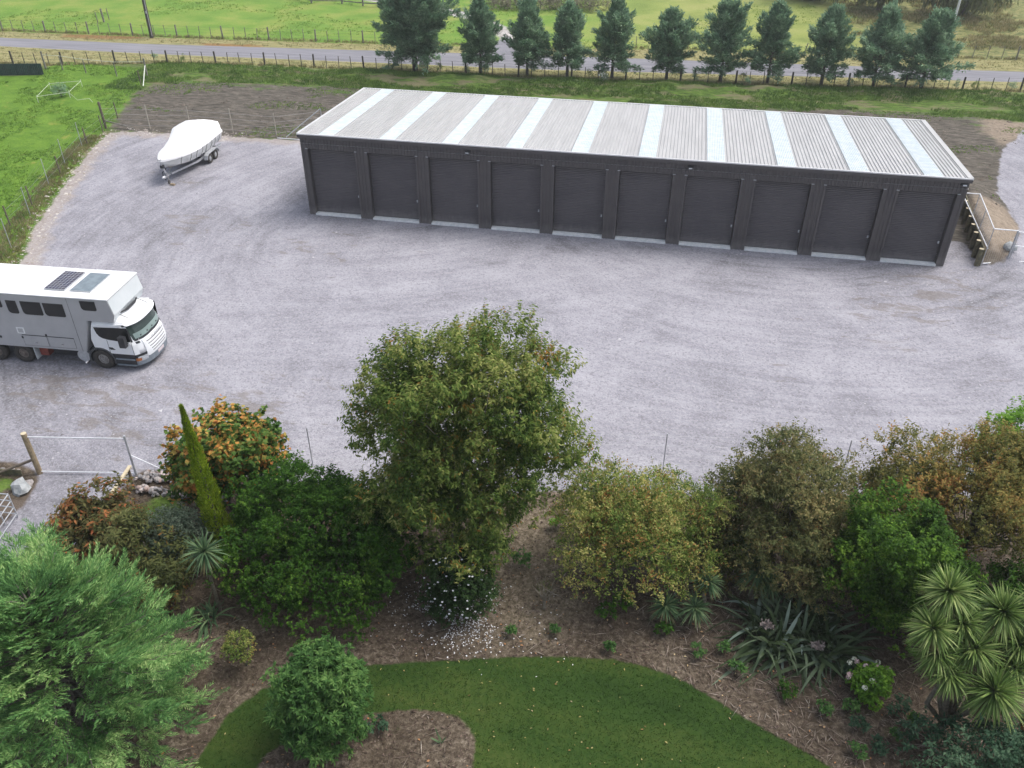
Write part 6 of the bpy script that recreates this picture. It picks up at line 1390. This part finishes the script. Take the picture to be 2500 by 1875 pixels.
# saplings at the road fence
for i, pp in enumerate([(1073, 178), (1140, 184), (1183, 192), (1438, 196), (1473, 205), (1695, 203), (1813, 200), (1822, 220), (2072, 220), (2098, 200), (2196, 222), (2331, 221), (2375, 224), (2467, 224), (380, 153), (450, 157), (1040, 172), (2150, 190)]):
    q = gp(*pp); b_ = broadleaf('sapling', q, [(0, 0, 0.40, 0.22, 0.38)], LM['row'] if i % 3 else LM['bankgrass'], M['bark'], 'small dark planted sapling beside the road fence', 'sapling', 'saplings along the road fence', seed=180+i, clumps=10, shoots=7, leaves=6, L=0.10, W=0.04, slen=0.18, cr=0.14, tr=0.012, upb=1.3)
q = gp(1472, 214); b_ = broadleaf('white_flower_clump', q, [(0, 0, 0.35, 0.4, 0.3)], LM['greyleaf'], M['bark'], 'clump with white flowers on the bank above the shed roof', 'flowering plant', seed=200, clumps=12, shoots=8, leaves=6, L=0.1, W=0.04, slen=0.15, cr=0.2, tr=0.01)
r = np.random.RandomState(9); n = 40; V, F = leaf_quads(np.array([0, 0, 0.62])+rnd_dirs(r, n)*np.array([0.4, 0.35, 0.18]), rnd_dirs(r, n), rnd_dirs(r, n), np.full(n, .12), np.full(n, .10)); rawmesh('flowers', V, F, M['petal'], b_)
q = gp(2283, 355); rt = empty('dry_stalks', (q[0], q[1], hz(*q)), 0, 'pale dead flax stalks standing on the soil behind the right end of the shed', 'dead plant'); V, F = straps(np.random.RandomState(10), (0, 0, 0), 22, 1.5, 0.05, 0.2, 0.1); rawmesh('stalks', V, F, LM['straw'], rt)

# ---------------------------------------------------------------- far trees and scrub
def droop_tree(loc, H, Rr, z0, seed, label):
    r = np.random.RandomState(seed); root = empty('drooping_conifer', (loc[0], loc[1], hz(*loc)), 0, label, 'tree', 'drooping conifers beyond the road at the top right')
    T = Tubes(); T.limb(wob((0, 0, -0.2), (0, 0, H), r, 6, 0.01), 0.45, 0.08, 8); P = []; D = []; LL = []
    for b in range(130):
        u = (b+r.rand())/130; z = z0+(H-z0)*u; az = b*2.4+r.rand(); bl = Rr*(1-0.7*u)*r.uniform(0.6, 1.1); d = unit(np.array([math.cos(az), math.sin(az), 0.12])); o = np.array([0, 0, z]); tip = o+d*bl
        T.limb([tuple(o), tuple((o+tip)/2+np.array([0, 0, .2])), tuple(tip)], 0.07, 0.02, 4)
        n = 46; t = r.uniform(0.15, 1, n); side = unit(np.cross(d, [0, 0, 1.0])); p = o+(tip-o)*t[:, None]+side*(r.uniform(-1, 1, n)*0.45*bl*(1.1-t))[:, None]
        for q in range(3): P.append(p+np.array([0, 0, -1.0])*r.uniform(0, 1.7, n)[:, None]*np.array([1, 1, 1])+r.normal(size=(n, 3))*0.15); D.append(np.array([0, 0, -1.0])+r.normal(size=(n, 3))*0.3); LL.append(r.uniform(0.5, 1.1, n))
    P = np.concatenate(P); D = np.concatenate(D); LL = np.concatenate(LL); ok = P[:, 2] > 0.3; P, D, LL = P[ok], D[ok], LL[ok]; V, F = leaf_quads(P, D, rnd_dirs(r, len(P)), LL, LL*0.22, 0.1)
    rawmesh('crown', V, F, LM['far'], root); T.mb.build('trunk', M['bark'], root, smooth=True)
droop_tree((52.5, 69.5), 14, 5.2, 2.2, 210, 'drooping olive green conifer just right of the pale pole')
droop_tree((43.5, 70.5), 14, 5.0, 2.4, 211, 'drooping olive green conifer just left of the pale pole')
droop_tree((36.0, 74.0), 13, 4.6, 2.0, 212, 'leftmost drooping conifer above the road, farthest from the pale pole')
for i, (pp, a, c) in enumerate([((1205, 12), 2.2, 0.7), ((1262, 14), 2.0, 0.8), ((1320, 20), 2.3, 1.0), ((1385, 24), 2.2, 1.1), ((1440, 22), 1.8, 1.0), ((1215, -14), 3, 1.2), ((1330, -6), 3, 1.3)]):
    q = gp(*pp); broadleaf('scrub_bush', q, [(0, 0, c*0.6, a, c)], LM['scrub'], M['bark'], 'leafless grey brown scrub beyond the far driveway', 'scrub', 'grey brown scrub beyond the driveway', seed=220+i, clumps=30, shoots=14, leaves=7, L=0.22, W=0.07, slen=0.5, cr=0.5, tr=0.06, upb=0.7)

# ---------------------------------------------------------------- haze
hb = MB().box(-170, 185, -85, 268, -1.5, 28).build('haze', None); hb.data.materials.clear()
hm = bpy.data.materials.new('haze'); hm.use_nodes = True; t = hm.node_tree; t.nodes.clear()
out = t.nodes.new('ShaderNodeOutputMaterial'); pv = t.nodes.new('ShaderNodeVolumePrincipled'); pv.inputs['Color'].default_value = (0.93, 0.96, 0.98, 1); pv.inputs['Density'].default_value = 0.0006; pv.inputs['Anisotropy'].default_value = 0.3
t.links.new(pv.outputs[0], out.inputs['Volume']); hb.data.materials.append(hm); hb['kind'] = 'stuff'; tag(hb, 'thin pale haze over the whole place', 'haze')
